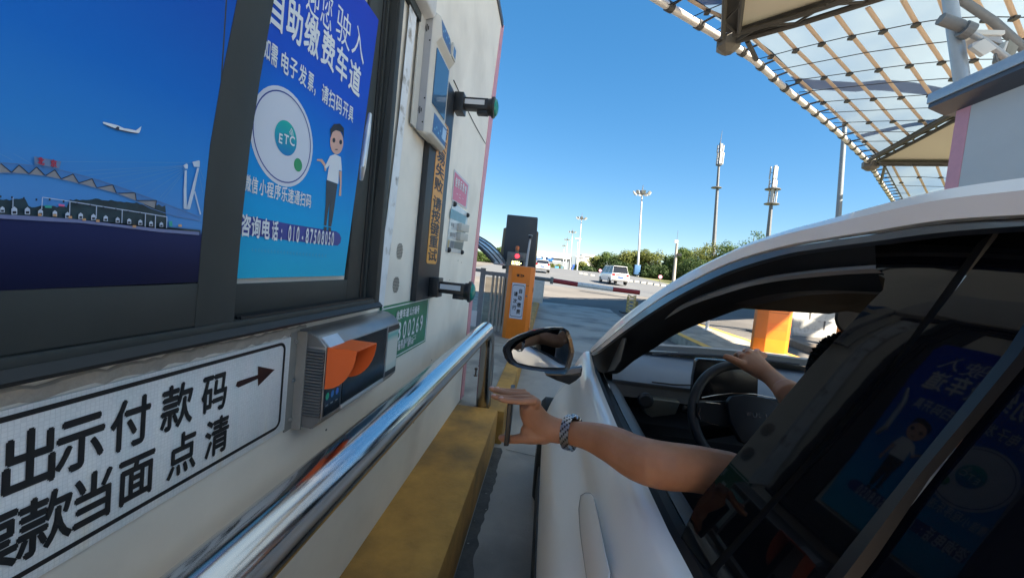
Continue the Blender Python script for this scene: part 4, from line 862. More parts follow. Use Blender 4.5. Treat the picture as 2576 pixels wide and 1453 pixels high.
# camera pole
cp2 = thing('camera_pole', 'weathered concrete pole with a small camera among the roadside trees', 'pole', X((1694, 713), 46))
b = X((1694, 714), 46); tp_ = X((1703, 612), 46); b.z = gz(46)
MB().tube([b, tp_], [.19, .13], 12).build('pole_shaft', mat('weathered concrete pole', (.33, .30, .26), .85, noise=.2), cp2, smooth=True)
q = X((1707, 640), 46); MB().box((q.x-.3, q.y-.25, q.z-.15), (q.x+.2, q.y+.2, q.z+.1)).build('camera_body', BLACK, cp2)
q = X((1702, 611), 46); MB().box((q.x-.15, q.y-.1, q.z), (q.x+.15, q.y+.25, q.z+.3)).build('top_camera', WHITE_P, cp2); MB().tube([q, q+Vector((0, 0, 1.4))], .02, 6).build('lightning_rod', GREYMET, cp2)
for (p, pb_, x, r, lb) in [((1661, 696), (1660, 712), 48, .22, 'round pink sign on a short post below the trees, near the concrete pole'), ((1510, 680), (1509, 692), 66, .24, 'round pink sign on a short post left of the white minivan')]:
    q = X(p, x); b = X(pb_, x); b.z = gz(x)
    t = thing('road_sign', lb, 'road sign', b, 'round pink roadside signs'); MB().tube([b, (q.x, q.y, q.z)], .035, 8).build('post', GREYMET, t)
    MB().lathe((q.x-.04, q.y, q.z), (-1, 0, 0), [(0, r), (.02, r), (.021, .001)], 20).build('sign_disc', mat('pink sign face', (.62, .22, .33), .5), t)
    MB().lathe((q.x-.0615, q.y, q.z), (-1, 0, 0), [(0, r*.7), (.002, r*.7), (.0025, .001)], 20).build('sign_centre', mat('pale sign centre', (.66, .48, .55), .5), t)
# telecom towers
def tower(label, base, tops, x, ants, plats, rod):
    b = X(base, x); tp_ = X(tops, x); b0 = Vector((b.x, b.y-(tp_.y-b.y)*.3, gz(x)))
    t = thing('telecom_tower', label, 'telecom tower', b0, 'slim telecom towers')
    GT = mat('tower steel', (.15, .16, .17), .55, metal=.3, noise=.2, scale=1.5)
    MB().tube([b0, b, lerp(b, tp_, .5), tp_], [.62, .50, .36, .22], 10).build('mast', GT, t, smooth=True)
    MB().tube([b0+Vector((-.6, .2, 0)), b+Vector((-.5, .15, 0)), tp_+Vector((-.3, .1, 0))], .07, 6).build('cable_ladder', mat('dark ladder', (.10, .105, .11), .6), t)
    for (p, w_, h_, n) in ants:
        c_ = X(p, x)
        for k in range(n):
            a = 2*math.pi*k/n+.9; d_ = Vector((math.cos(a), math.sin(a), 0)); s_ = d_.cross(Vector((0, 0, 1)))
            q_ = c_+d_*.62
            MB().prism([q_-s_*w_-Vector((0, 0, h_)), q_+s_*w_-Vector((0, 0, h_)), q_+s_*w_+Vector((0, 0, h_)), q_-s_*w_+Vector((0, 0, h_))], d_*.2).build('antenna_panel', mat('antenna white', (.44, .44, .43), .5), t)
            MB().tube([c_, q_], .06, 6).build('antenna_arm', mat('dark ladder', (.10, .105, .11), .6), t)
    for p, r_ in plats:
        c_ = X(p, x); MB().lathe(c_, (0, 0, 1), [(0, r_), (.12, r_), (.2, r_*.9), (.21, .3)], 16).build('platform', mat('dark ladder', (.10, .105, .11), .6), t)
    if rod: MB().tube([tp_, X(rod, x)], [.10, .03], 6).build('lightning_rod', GT, t)
tower('slim telecom tower with a long rod on top, left of the other tower', (1796, 612), (1812, 360), 105, [((1813, 374), .24, .95, 3), ((1812, 398), .30, 1.45, 3)], [((1808, 416), .7), ((1802, 473), 1.25)], (1817, 328))
tower('telecom tower crowded with antenna panels, partly behind the car roof', (1932, 600), (1949, 418), 95, [((1947, 434), .24, 1.4, 3), ((1945, 462), .32, .85, 3), ((1944, 492), .28, 1.6, 4)], [((1944, 477), 1.6), ((1941, 514), 1.55)], None)
# ------------------------------------------------------------------ far buildings
FX = 215
def fb(name, par, x0, y0, x1, y1, m, dx=12, off=0):
    a = X((x0, y1), FX+off); b = X((x1, y0), FX+off)
    z0 = min(a.z, b.z); z1 = max(X((x0, y0), FX+off).z, X((x1, y0), FX+off).z)
    return MB().box((FX+off, min(a.y, b.y), z0), (FX+off+dx, max(a.y, b.y), z1)).build(name, m, par)
gh_ = thing('warehouse', 'long grey warehouse with blue banners at the end of the road', 'warehouse', (FX, 0, gz(FX)))
fb('wall', gh_, 1330, 641, 1434, 684, mat('grey cladding', (.20, .225, .25), .6), 30)
fb('annex_wall', gh_, 1434.5, 644, 1449, 684, mat('blue grey cladding', (.16, .20, .24), .6), 30, 2)
fb('roof', gh_, 1325, 639, 1437, 641.2, mat('pale roof', (.6, .58, .55), .6), 34, -1)
BB = mat('banner blue', (.02, .16, .55), .5, noise=.5, scale=.6)
fb('banner', gh_, 1347, 643.5, 1366, 653.5, BB, .3, -.4); fb('banner', gh_, 1375, 644, 1393, 655, BB, .3, -.4)
fb('banner_figure', gh_, 1350, 646, 1362, 648.5, mat('banner pale', (.4, .6, .8), .5, noise=.4, scale=1), .3, -.8); fb('banner_figure', gh_, 1378, 646.5, 1387, 650, mat('banner pale', (.4, .6, .8), .5, noise=.4, scale=1), .3, -.8)
for k, x_ in enumerate((1356, 1359.2, 1362.5, 1366, 1369.3, 1377.5)): fb('roof_post', gh_, x_-.7, 632.5+k*.2, x_+.7, 637.8, mat('dark roof post', (.10, .1, .11), .6), 1.2, 4)  # small dark posts standing in for unreadable roof letters
fb('canopy', gh_, 1390, 656, 1411, 657.3, mat('pale roof', (.6, .58, .55), .6), 4, -6)
bs = thing('banner_stand', 'blue upright banner stand with a white cap before the warehouse', 'banner', (FX-6, X((1370, 680), FX-6).y, gz(FX)))
fb('banner_panel', bs, 1366, 655, 1374, 682, mat('banner blue plain', (.05, .22, .62), .5), .8, -7); fb('banner_cap', bs, 1365.5, 646, 1373, 654.8, mat('banner white', (.6, .58, .52), .5), .8, -7)
gt_ = thing('white_gantry', 'white two legged gantry frame in front of the warehouse', 'gantry', (FX-15, X((1420, 680), FX-15).y, gz(FX)))
for x_ in (1416.5, 1423): fb('leg', gt_, x_-1, 648, x_+1, 682, WHITE_P, .7, -15)
fb('beam', gt_, 1417.6, 642, 1421.9, 646, WHITE_P, .7, -15); fb('beam', gt_, 1417.6, 659, 1421.9, 660.5, WHITE_P, .7, -15)
for i, (x0, y0, x1, y1, lb) in enumerate([(1448, 646, 1470, 672, 'low white building nearer the grey warehouse, behind the trees'), (1464, 643, 1497, 668, 'longer white building behind the olive trees')]):
    t = thing('white_building', lb, 'building', (FX+30, X((x0, 680), FX+30).y, gz(FX)), 'white buildings behind the trees')
    fb('wall', t, x0, y0, x1, 684, mat('white render', (.68, .65, .60), .7), 15, 30+i*20)
    for r_ in range(2):
        for k in range(5): fb('window', t, x0+1.5+k*(x1-x0-2)/5, y0+3+r_*5, x0+2.8+k*(x1-x0-2)/5, y0+5+r_*5, mat('grey window', (.2, .22, .25), .3), .3, 29.6+i*20)
    fb('roof', t, x0-.4, y0-.8, x1+.4, y0, mat('pale roof', (.6, .58, .55), .6), 16, 29.5+i*20)
# blue barrels, bins
for i, (x0, y0, x1, y1, d_, lb) in enumerate([(1437, 668, 1444, 683, 112, 'stack of blue plastic barrels beside the lamp masts'), (1395.5, 671, 1405, 679, 150, 'bright blue waste container at the far end of the road'), (1410, 670, 1417, 680, 150, 'grey blue waste container right of the bright blue one')]):
    a = X((x0, y1), d_); b = X((x1, y0), d_); zb_ = gz(d_); hh = abs(b.z-a.z); ww = abs(a.y-b.y)
    t = thing('barrel_stack' if i == 0 else 'waste_container', lb, 'barrels' if i == 0 else 'container', ((d_, (a.y+b.y)/2, zb_)))
    m = mat(['barrel blue', 'container blue', 'container grey blue'][i], [(.03, .10, .42), (.06, .26, .55), (.09, .17, .22)][i], .5)
    if i == 0:
        for k in range(2): MB().lathe((d_, (a.y+b.y)/2+(.1 if k == 0 else -.12), zb_+hh*.55*k), (0, 0, 1), [(0, ww*.42), (.08, ww*.46), (hh*.25, ww*.44), (hh*.27, ww*.47), (hh*.5, ww*.45), (hh*.54, ww*.40)], 20).build('barrel', m, t, smooth=True)
    else:
        MB().prism([(d_, a.y, zb_+.15), (d_, b.y, zb_+.15), (d_, b.y-.1, zb_+hh), (d_, a.y+.1, zb_+hh)], (1.2, 0, 0)).build('bin_body', m, t, bev=.04); MB().box((d_-.05, min(a.y, b.y)-.15, zb_+hh), (d_+1.25, max(a.y, b.y)+.15, zb_+hh+.12)).build('lid', m, t, bev=.03)
# white kerb stones along the verge
random.seed(8)
proto = None
for i, (x_, y_) in enumerate([(1572, 707), (1585, 708.5), (1601, 710), (1618, 713), (1634, 715), (1651, 718), (1668, 720), (1684, 723), (1540, 701), (1490, 694), (1472, 691), (1461, 689)]):
    q = G((x_, y_)); q.z = gz(q.x)
    if proto is None:
        proto = tag(MB().prism([(q.x-.2, q.y-.30, q.z), (q.x-.2, q.y+.30, q.z), (q.x-.12, q.y+.24, q.z+.22), (q.x-.12, q.y-.24, q.z+.22)], (.5, 0, 0)).build('kerb_stone', mat('whitewashed stone', (.30, .29, .26), .8, noise=.2), None, bev=.03), 'low whitewashed kerb stone along the edge of the grassy verge', 'kerb stone', 'whitewashed kerb stones along the verge'); p0 = q
    else:
        o = proto.copy(); sc.collection.objects.link(o); o.location = q-p0; o.rotation_euler.z = 0
# ------------------------------------------------------------------ trees
def leaf_mat(name, c1, c2):
    m = bpy.data.materials.new(name); m.use_nodes = True; t = m.node_tree; b = t.nodes['Principled BSDF']; b.inputs['Roughness'].default_value = .6; b.inputs['Specular IOR Level'].default_value = .25
    g = t.nodes.new('ShaderNodeNewGeometry'); r = t.nodes.new('ShaderNodeValToRGB'); t.links.new(g.outputs['Random Per Island'], r.inputs[0])
    r.color_ramp.elements[0].color = (*c1, 1); r.color_ramp.elements[1].color = (*c2, 1); t.links.new(r.outputs[0], b.inputs['Base Color'])
    tr = t.nodes.new('ShaderNodeBsdfTranslucent'); t.links.new(r.outputs[0], tr.inputs[0]); mx = t.nodes.new('ShaderNodeMixShader'); mx.inputs[0].default_value = .3
    t.links.new(b.outputs[0], mx.inputs[1]); t.links.new(tr.outputs[0], mx.inputs[2]); t.links.new(mx.outputs[0], t.nodes['Material Output'].inputs[0]); return m
OLIVE = leaf_mat('olive leaves', (.075, .10, .022), (.19, .20, .055)); DARKL = leaf_mat('dark leaves', (.02, .045, .014), (.055, .085, .025)); MIDL = leaf_mat('mid leaves', (.035, .075, .018), (.10, .14, .035))
BARK = mat('bark', (.10, .075, .05), .9, noise=.3)
def tree(label, x, pc_, ptop, pbase, wpx, m, seed, cone=False, n=2600, grp='roadside trees ahead'):
    random.seed(seed)
    tp_ = X((pc_, ptop), x); b = X((pc_, pbase), x); b.z = gz(x)-.05; H = tp_.z-b.z; R_ = wpx/2*x/1000*1.02
    t = thing('tree', label, 'tree', b, grp)
    limbs = MB().tube([b, b+Vector((.1, .1, H*.3)), b+Vector((0, .2, H*.62))], [H*.035, H*.026, H*.012], 8)
    lf = MB(); cl = []
    for k in range(46 if not cone else 30):
        u = random.random(); a = random.uniform(0, 2*math.pi)
        if cone: zz_ = b.z+H*(.05+.93*u); rr = R_*(1-u)*.9*random.uniform(.4, 1); cr_ = R_*(.30*(1-u)+.10)
        else:
            el_ = random.uniform(-1, 1); rr = R_*math.sqrt(max(0, 1-el_*el_*.75))*random.uniform(.3, .86); zz_ = b.z+H*(.47+.42*el_); cr_ = R_*random.uniform(.24, .42)
        c_ = Vector((b.x+rr*math.cos(a), b.y+rr*math.sin(a), zz_)); cl.append((c_, cr_))
        if k % 3 == 0 and not cone: limbs.tube([b+Vector((0, 0, H*.35)), lerp(b+Vector((0, 0, H*.4)), c_, .6), c_], [H*.014, H*.009, H*.004], 5)
    top_gap = tp_.z-max(c_.z+r_*.75 for c_, r_ in cl)
    s_ = max(.10, x/1000*2.1)
    per = int(n*1.7)//len(cl)
    for c_, r_ in cl:
        for k in range(per):
            d_ = Vector((random.gauss(0, 1), random.gauss(0, 1), random.gauss(0, 1))).normalized(); p = c_+d_*r_*random.uniform(.55, 1.08); p.z = c_.z+(p.z-c_.z)*.8+top_gap*.9
            if p.z < b.z+.1: continue
            nrm = (d_+Vector((random.gauss(0, .5), random.gauss(0, .5), random.gauss(0, .5)))).normalized(); u_ = nrm.orthogonal().normalized(); v_ = nrm.cross(u_); a = random.uniform(0, 6.28)
            u2 = u_*math.cos(a)+v_*math.sin(a); v2 = nrm.cross(u2); w1 = s_*random.uniform(.5, 1.2); w2 = s_*random.uniform(.35, .8)
            lf.add([p-u2*w1, p-v2*w2, p+u2*w1, p+v2*w2], [(0, 1, 2, 3)])
    limbs.build('trunk', BARK, t, smooth=True); lf.build('crown', m, t, flip=False)
    return t
tree('small olive tree left of the second lamp mast foot, before the white buildings', 120, 1462, 656, 690, 34, OLIVE, 1, n=1200)
tree('dark bush beside the blue barrels', 118, 1446, 664, 690, 20, DARKL, 2, n=800)
tree('olive tree behind the small pink sign, left end of the tree row', 92, 1498, 640, 697, 52, OLIVE, 3)
tree('rounded olive tree directly behind the white minivan', 88, 1530, 632, 699, 62, MIDL, 4)
tree('broad olive tree behind the tallest lamp mast', 82, 1583, 627, 703, 74, OLIVE, 5, n=3200)
tree('broad olive tree right of the tallest lamp mast', 80, 1630, 626, 705, 80, OLIVE, 6, n=3200)
tree('dark bushy conifer under the olive trees, right of the tallest mast', 66, 1622, 662, 706, 38, DARKL, 7, True, 1600)
tree('dark pointed conifer left of the concrete pole', 68, 1668, 645, 710, 52, DARKL, 8, True, 2200)
tree('tree directly behind the concrete pole', 66, 1712, 618, 714, 78, MIDL, 9, n=3000)
tree('tall olive green tree below the left telecom tower', 62, 1775, 604, 712, 92, OLIVE, 10, n=3400)
tree('dark tree low between the concrete pole and the car roof', 56, 1742, 645, 722, 90, DARKL, 11, n=3000)
tree('tree between the two telecom towers at the car roof line', 60, 1830, 602, 705, 84, MIDL, 12, n=3000)
tree('thin crowned tree left of the right telecom tower', 60, 1892, 578, 690, 66, MIDL, 13, n=1500)
tree('dark round bush left of the minivan, below the olive trees', 78, 1478, 668, 698, 36, DARKL, 14, n=1500)
tree('dark bush between the minivan and the tallest mast', 74, 1560, 656, 706, 56, DARKL, 15, n=2200)
for i, (x_, pc_, pt_, wd, m_, lb) in enumerate([(86, 1555, 638, 66, DARKL, 'dark tree filling the gap behind the minivan roof'), (84, 1605, 634, 70, MIDL, 'green tree in the gap between the two broad olive trees'), (72, 1690, 640, 60, MIDL, 'bushy tree just behind the dark pointed conifer'), (70, 1745, 618, 86, OLIVE, 'olive tree between the concrete pole and the left telecom tower'), (66, 1655, 664, 60, DARKL, 'low dark bush at the foot of the dark pointed conifer'), (64, 1790, 634, 90, DARKL, 'dark bushy tree below the left telecom tower')]):
    tree(lb, x_, pc_, pt_, 708, wd, m_, 50+i, False, 2600)
for i, (pc_, pt_, wd, cn, lb) in enumerate([(1225, 620, 24, True, 'small pointed conifer left of the dark display panel, nearer the booth'), (1239, 626, 26, True, 'small conifer just left of the dark display panel, middle of three'), (1254, 619, 40, False, 'round tree touching the left edge of the dark display panel'), (1205, 630, 44, False, 'pale green tree seen just past the booth corner')]):
    tree(lb, 62, pc_, pt_, 668, wd, MIDL, 20+i, cn, 1300, 'trees left of the display panel')
for i, (pc_, pt_, wd, m_) in enumerate([(1384, 662, 26, OLIVE), (1405, 664, 24, OLIVE), (1354, 656, 20, DARKL)]):
    tree(['dry bush in front of the warehouse, below the right banner', 'green bush behind the bright blue container', 'dark bush below the left blue banner'][i], 190, pc_, pt_, 681, wd, m_, 30+i, False, 700, 'bushes before the warehouse')
# ------------------------------------------------------------------ booth of the next lane
bo = thing('toll_booth', 'grey walled toll booth with a dark eave across the lane, behind the car roof', 'booth', (4, -4.4, .25))
yb = -3.72
c1 = Y((2393.5, 467), yb); c2 = Y((2390, 290), yb); xe = (c1.x+c2.x)/2
zt = Y((2396, 284), yb).z
MB().box((xe-1.7, yb-1.7, .25), (xe-.13, yb, zt)).build('wall', mat('grey booth wall', (.50, .49, .48), .5, noise=.05, scale=2), bo)
MB().box((xe-.129, yb-1.7, .25), (xe, yb+.003, zt)).build('edge_strip', PINK, bo)
ze = Y((2377, 283), yb+.14).z
MB().prism([(xe-1.7, yb+.16, zt+.06), (xe-1.7, yb+.0, zt), (xe-1.7, yb-1.8, zt), (xe-1.7, yb-1.9, zt+.06), (xe-1.7, yb-1.9, zt+.14), (xe-1.7, yb+.16, zt+.14)], (1.82, 0, 0)).build('roof', mat('eave blue grey', (.055, .065, .09), .45), bo)
MB().box((xe-1.7, yb+.155, zt+.10), (xe+.125, yb+.18, zt+.20)).build('gutter', mat('pale gutter', (.34, .37, .41), .35, metal=.4), bo, bev=.01)
# camera pole on that roof
cpl = thing('camera_mast', 'grey steel pole above the far booth roof carrying cameras on a cross arm', 'camera pole', (5.2, -4.65, zt+.14))
PXX = 5.3
p0_, p1_ = X((2427, 250), PXX), X((2388, -10), PXX)
d_ = (p1_-p0_)
GPOLE = mat('blue grey pole', (.36, .41, .46), .4, metal=.3, noise=.06)
MB().tube([p0_-d_*.6, p0_, p1_, p1_+d_*.25], [.078, .074, .067, .06], 20).build('pole_shaft', GPOLE, cpl, smooth=True)
def q6(x, y): return X((2254+x*.2216, y*.2216), PXX-.15)
DG = mat('camera arm grey', (.13, .14, .15), .5)
MB().tube([q6(505, 215), q6(720, 290), q6(800, 345)], [.062, .062, .055], 14).build('cross_arm', DG, cpl, smooth=True)
MB().lathe(q6(800, 345), (q6(830, 355)-q6(770, 330)), [(-.05, .085), (.05, .085), (.055, .05)], 16).build('joint_hub', DG, cpl)
MB().tube([q6(830, 370), q6(1000, 470), q6(1270, 670)], .036, 12).build('cross_arm', mat('pale arm', (.38, .39, .4), .4, metal=.3), cpl, smooth=True)
OFFW = mat('camera off white', (.56, .55, .52), .5, noise=.03)
def boxpoly(name, pts, m, dep, off=0):
    MB().prism([X((2254+x*.2216, y*.2216), PXX-.15+off) for x, y in pts], (dep, 0, 0)).build(name, m, cpl, bev=.006)
boxpoly('camera_hood', [(885, 335), (1240, 342), (1243, 385), (1215, 400), (882, 392)], OFFW, .25, .1)
boxpoly('camera_housing', [(900, 400), (1205, 405), (1200, 450), (1235, 500), (1190, 500), (1010, 430)], mat('camera shade grey', (.36, .37, .39), .5), .22, .12)
boxpoly('flat_light', [(865, 535), (990, 440), (1010, 435), (1150, 545), (1000, 630)], OFFW, .05, -.06)
boxpoly('flat_light_rim', [(865, 520), (870, 490), (990, 430), (1015, 430), (1135, 510), (1150, 546), (1008, 440), (992, 441), (866, 534)], mat('light rim', (.42, .43, .45), .5), .05, -.058)
boxpoly('tilted_housing', [(1290, 445), (1395, 530), (1310, 725), (1235, 650)], mat('taupe housing', (.22, .21, .17), .5), .14, .03)
boxpoly('housing_flap', [(1260, 465), (1285, 465), (1240, 600), (1200, 600)], OFFW, .10, .02)
MB().tube([q6(1130, 580), q6(1135, 660), q6(1170, 730), q6(1230, 735), q6(1245, 690)], .012, 8).build('cable', DG, cpl, smooth=True)
brc = X((2480, 55), PXX+.6)
MB().tube([X((2400, -12), PXX+.5), X((2500, 55), PXX+.5), X((2600, 145), PXX+.5)], [.05, .05, .05], 12).build('stay_tube', DG, cpl, smooth=True)
# a bare lamp post beyond the canopy
lp = thing('lamp_post', 'plain grey post rising to the canopy edge above the car roof', 'post', X((2109, 540), 26))
a_, b_ = X((2109, 545), 26), X((2122.5, 352), 26)
MB().tube([Vector((26, a_.y-.3, gz(26))), a_, b_, b_+(b_-a_)*.3], [.18, .15, .13, .12], 14).build('post_shaft', mat('slate post', (.22, .25, .27), .5, metal=.2), lp, smooth=True)
MB().lathe((26, a_.y-.3, gz(26)), (0, 0, 1), [(0, .4), (.03, .4), (.04, .25)], 16).build('base_plate', GREYMET, lp)
# ------------------------------------------------------------------ canopy over the toll plaza
can = thing('canopy', 'white translucent membrane canopy with orange ribs, cables and a tubular edge over the plaza', 'canopy', (5, -12, 9))
CZ = 9.1
def cz(p, dz=0): return Z(p, CZ+dz)
def memb():
    m = bpy.data.materials.new('white membrane'); m.use_nodes = True; t = m.node_tree; N = t.nodes; N.remove(N['Principled BSDF'])
    d_ = N.new('ShaderNodeBsdfDiffuse'); d_.inputs[0].default_value = (.72, .78, .84, 1); tr = N.new('ShaderNodeBsdfTranslucent')
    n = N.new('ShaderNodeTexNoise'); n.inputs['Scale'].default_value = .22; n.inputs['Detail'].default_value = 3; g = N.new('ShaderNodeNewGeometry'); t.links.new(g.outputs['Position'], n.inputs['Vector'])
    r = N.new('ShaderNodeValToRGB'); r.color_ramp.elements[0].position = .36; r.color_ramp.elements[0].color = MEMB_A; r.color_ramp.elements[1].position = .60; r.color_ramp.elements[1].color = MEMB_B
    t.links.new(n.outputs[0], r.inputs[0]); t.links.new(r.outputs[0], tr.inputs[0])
    mx = N.new('ShaderNodeMixShader'); mx.inputs[0].default_value = .78; t.links.new(d_.outputs[0], mx.inputs[1]); t.links.new(tr.outputs[0], mx.inputs[2]); t.links.new(mx.outputs[0], N['Material Output'].inputs[0]); return m
MEMB_A = (.085, .14, .21, 1); MEMB_B = (.15, .20, .24, 1)  # darker first tone paints blurred shadow patches into the membrane
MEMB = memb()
edge_px = [(1635, -12), (1730, 46), (1836, 109), (1896, 151), (1987, 233.5), (2062, 294), (2126, 350), (2188, 412), (2214, 455), (2247, 506)]
edge = [cz(p) for p in edge_px]
e0 = edge[0]; e1 = edge[1]
left = [Vector((10.4, .8, CZ)), Vector((9.6, 4.5, CZ)), Vector((8.8, 7, CZ))]
last = edge[-1]; right = [last+(edge[-1]-edge[-2])*k for k in (1.2, 2.5)]
full = list(reversed(left))+edge+right
# the membrane: a front-edge strip mesh, unseen rear shaped for shade and fill light
back = 22
rows_ = []
for k in range(9):
    f_ = k/8
    rows_.append([Vector((lerp(v.x-.25, (-6.5 if -9.5 < v.y < -1.2 else (v.x-5 if v.y > -1.2 else v.x-7)), f_), v.y-f_*(2.0 if v.y < 0 else .5)-.25, CZ+.10+.9*math.sin(f_*math.pi)*.6)) for v in full])
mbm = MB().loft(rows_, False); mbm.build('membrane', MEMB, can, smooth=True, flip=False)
# edge tube
TUBE = mat('white edge tube', (.60, .57, .53), .42, metal=.2, noise=.08)
MB().tube(full, .105, 14).build('edge_tube', TUBE, can, smooth=True)
MB().tube([v+Vector((-.42, -.32, .03)) for v in full], .035, 8).build('edge_cable', INK, can, smooth=True)
DKC = mat('dark clamp', (.045, .042, .038), .5)
for a, b in zip(full[:-1], full[1:]):
    L_ = (b-a).length; n = max(1, int(L_/.9)); t_ = (b-a).normalized()
    for k in range(n):
        p = lerp(a, b, (k+.5)/n); clm = MB(); q_ = p+Vector((-.42, -.32, .03)); u_ = (q_-p).normalized(); s_ = u_.cross(t_).normalized()
        ring_ = lambda r, d: [p+t_*d+(u_*math.cos(2*math.pi*j/10)+s_*math.sin(2*math.pi*j/10))*r for j in range(10)]
        clm.loft([ring_(.106, -.10), ring_(.135, -.10), ring_(.135, .10), ring_(.106, .10)], True)
        i0 = len(clm.v); clm.tube([p+u_*.12, q_], .035, 6); clm.f.append((10, 11, i0, i0+1))
        clm.build('edge_clamp', DKC, can)
# valley and ridge beams
BEAM = mat('dark beam', (.04, .036, .03), .55, noise=.15, scale=2)
def beam(pts, r, nm='beam'):
    v = [cz(p, -.25) for p in pts]; v2 = [v[0]]+v[1:]+[v[-1]+(v[-1]-v[-2])*1.5]
    mb = MB()
    for off in (-.2, .2):
        n = (v2[1]-v2[0]).cross(Vector((0, 0, 1))).normalized()*off; mb.tube([q+n for q in v2], r, 8)
    a, b = v2[0], v2[-1]; k_ = int((b-a).length/.7)
    nn = (b-a).cross(Vector((0, 0, 1))).normalized()*.2
    for k in range(k_):
        p, q = lerp(a, b, k/k_), lerp(a, b, (k+1)/k_); s = 1 if k % 2 else -1; mb.tube([p+nn*s, q-nn*s], r*.5, 5)
    o = mb.build(nm, BEAM, can)
    MB().prism([a+nn*1.0+Vector((0, 0, .13)), b+nn*1.0+Vector((0, 0, .13)), b-nn*1.0+Vector((0, 0, .13)), a-nn*1.0+Vector((0, 0, .13))], (0, 0, .02)).build('beam_flashing', BEAM, can)
    return o
beam([(1848, 96), (2010, 50), (2185, -6)], .075); beam([(1838, 92), (1846, -8)], .065); beam([(2196, 405), (2290, 355), (2396, 297)], .075); beam([(2208, 412), (2300, 412.5), (2400, 413)], .065)
# beige lining panels between beams
BEIGE = bpy.data.materials.new('beige lining'); BEIGE.use_nodes = True; t = BEIGE.node_tree; b = t.nodes['Principled BSDF']; b.inputs['Base Color'].default_value = (.74, .68, .55, 1); b.inputs['Roughness'].default_value = .7
trl = t.nodes.new('ShaderNodeBsdfTranslucent'); trl.inputs[0].default_value = (.70, .60, .44, 1); mx = t.nodes.new('ShaderNodeMixShader'); mx.inputs[0].default_value = .45
t.links.new(b.outputs[0], mx.inputs[1]); t.links.new(trl.outputs[0], mx.inputs[2]); t.links.new(mx.outputs[0], t.nodes['Material Output'].inputs[0])
def lining(pts): MB().prism([cz(p, -.06) for p in pts], (0, 0, .05)).build('beige_lining', BEIGE, can)
lining([(1850, 92), (2010, 46), (2185, -10), (2300, -60), (1900, -90), (1846, -8)]); lining([(2204, 408), (2296, 358), (2400, 300), (2560, 215), (2600, 400), (2400, 410)])
# cast nodes on the edge
for p, s in [((1832, 107), .36), ((2191, 412), .40)]:
    c = cz(p, -.05)
    MB().lathe(c+Vector((0, 0, -s*.9)), (0, 0, 1), [(0, s*.45), (s*.4, s*.95), (s*1.1, s*1.0), (s*1.5, s*.6)], 7).build('edge_node', mat('node casting', (.13, .115, .09), .55, noise=.2), can)
    MB().tube([c, c+Vector((-1.0, -1.0, .05))], .09, 8).build('node_strut', BEAM, can); 
for a, b in [((1880, 104), (1903, 150)), ((2226, 418), (2215, 460))]:
    MB().tube([cz(a, -.1), cz(b, -.05)], .07, 8).build('node_strut', BEAM, can)
# ribs (orange webbing) and cross cables under the membrane
def c8(x, y): return (1610+x*.3767, y*.3767)
RIB = bpy.data.materials.new('rib webbing'); RIB.use_nodes = True; t = RIB.node_tree; b = t.nodes['Principled BSDF']; b.inputs['Base Color'].default_value = (.66, .54, .42, 1); b.inputs['Roughness'].default_value = .7
trl = t.nodes.new('ShaderNodeBsdfTranslucent'); trl.inputs[0].default_value = (.85, .62, .42, 1); mx = t.nodes.new('ShaderNodeMixShader'); mx.inputs[0].default_value = .35
t.links.new(b.outputs[0], mx.inputs[1]); t.links.new(trl.outputs[0], mx.inputs[2]); t.links.new(mx.outputs[0], t.nodes['Material Output'].inputs[0])
ribs = [[(760, 260), (875, 370), (1060, 530), (1225, 680), (1370, 818), (1500, 940), (1590, 1020)], [(935, 215), (1040, 330), (1230, 512), (1385, 668), (1530, 812), (1690, 970)], [(1110, 160), (1215, 285), (1400, 485), (1560, 655), (1690, 805), (1800, 910)], [(1310, 100), (1415, 240), (1595, 460), (1745, 645), (1880, 800), (1915, 840)],
        [(1520, 50), (1625, 200), (1800, 432), (1940, 630), (2010, 718), (2035, 748)], [(1755, 0), (1845, 155), (2015, 410), (2090, 520), (2135, 600)], [(2000, -20), (2040, 90), (2160, 265), (2230, 395), (2300, 510), (2330, 555)], [(2235, -10), (2310, 120), (2400, 290), (2480, 470)], [(2450, -10), (2500, 110), (2560, 260), (2640, 420)],
        [(330, 0), (450, 70), (570, 120)], [(1690, 1110), (1745, 1215), (1800, 1310)], [(1830, 1105), (1865, 1180), (1920, 1290)], [(1980, 1100), (2010, 1180), (2045, 1260)]]
for r_ in ribs:
    v = [cz(c8(*p), -.03) for p in r_]; mb = MB(); L_ = 0
    mb.tube(v, [(.02, .062)]*len(v), 6)
    mb.build('rib', RIB, can)
    for p in v[1:-1]: MB().box((p.x-.085, p.y-.065, p.z-.09), (p.x+.085, p.y+.065, p.z-.02)).build('rib_clamp', DKC, can)
wires = [[(775, 400), (1040, 328), (1410, 240), (1625, 200), (1845, 155), (2040, 125), (2300, 112), (2590, 118)], [(880, 475), (1140, 424), (1510, 352), (1715, 322), (1935, 292), (2160, 267), (2590, 264)], [(970, 545), (1225, 512), (1600, 458), (1800, 432), (2015, 412), (2230, 398), (2590, 395)], [(1060, 617), (1310, 590), (1675, 552), (1875, 537), (2090, 522), (2300, 515), (2500, 518)], [(1140, 689), (1385, 668), (1745, 645), (1945, 632), (2130, 630)], [(1215, 755), (1460, 742), (1815, 725), (2010, 718)], [(1290, 822), (1530, 812), (1880, 803), (1935, 803)], [(1345, 886), (1595, 880), (1890, 882)], [(1400, 946), (1655, 943), (1730, 945)], [(1455, 1003), (1580, 1003)],
         [(190, 35), (260, 0)], [(345, 118), (450, 68), (590, 10)], [(500, 210), (570, 170)], [(1620, 1183), (1865, 1180), (2070, 1192)], [(1650, 1236), (1890, 1243), (2060, 1248)], [(1690, 1288), (1790, 1292)]]
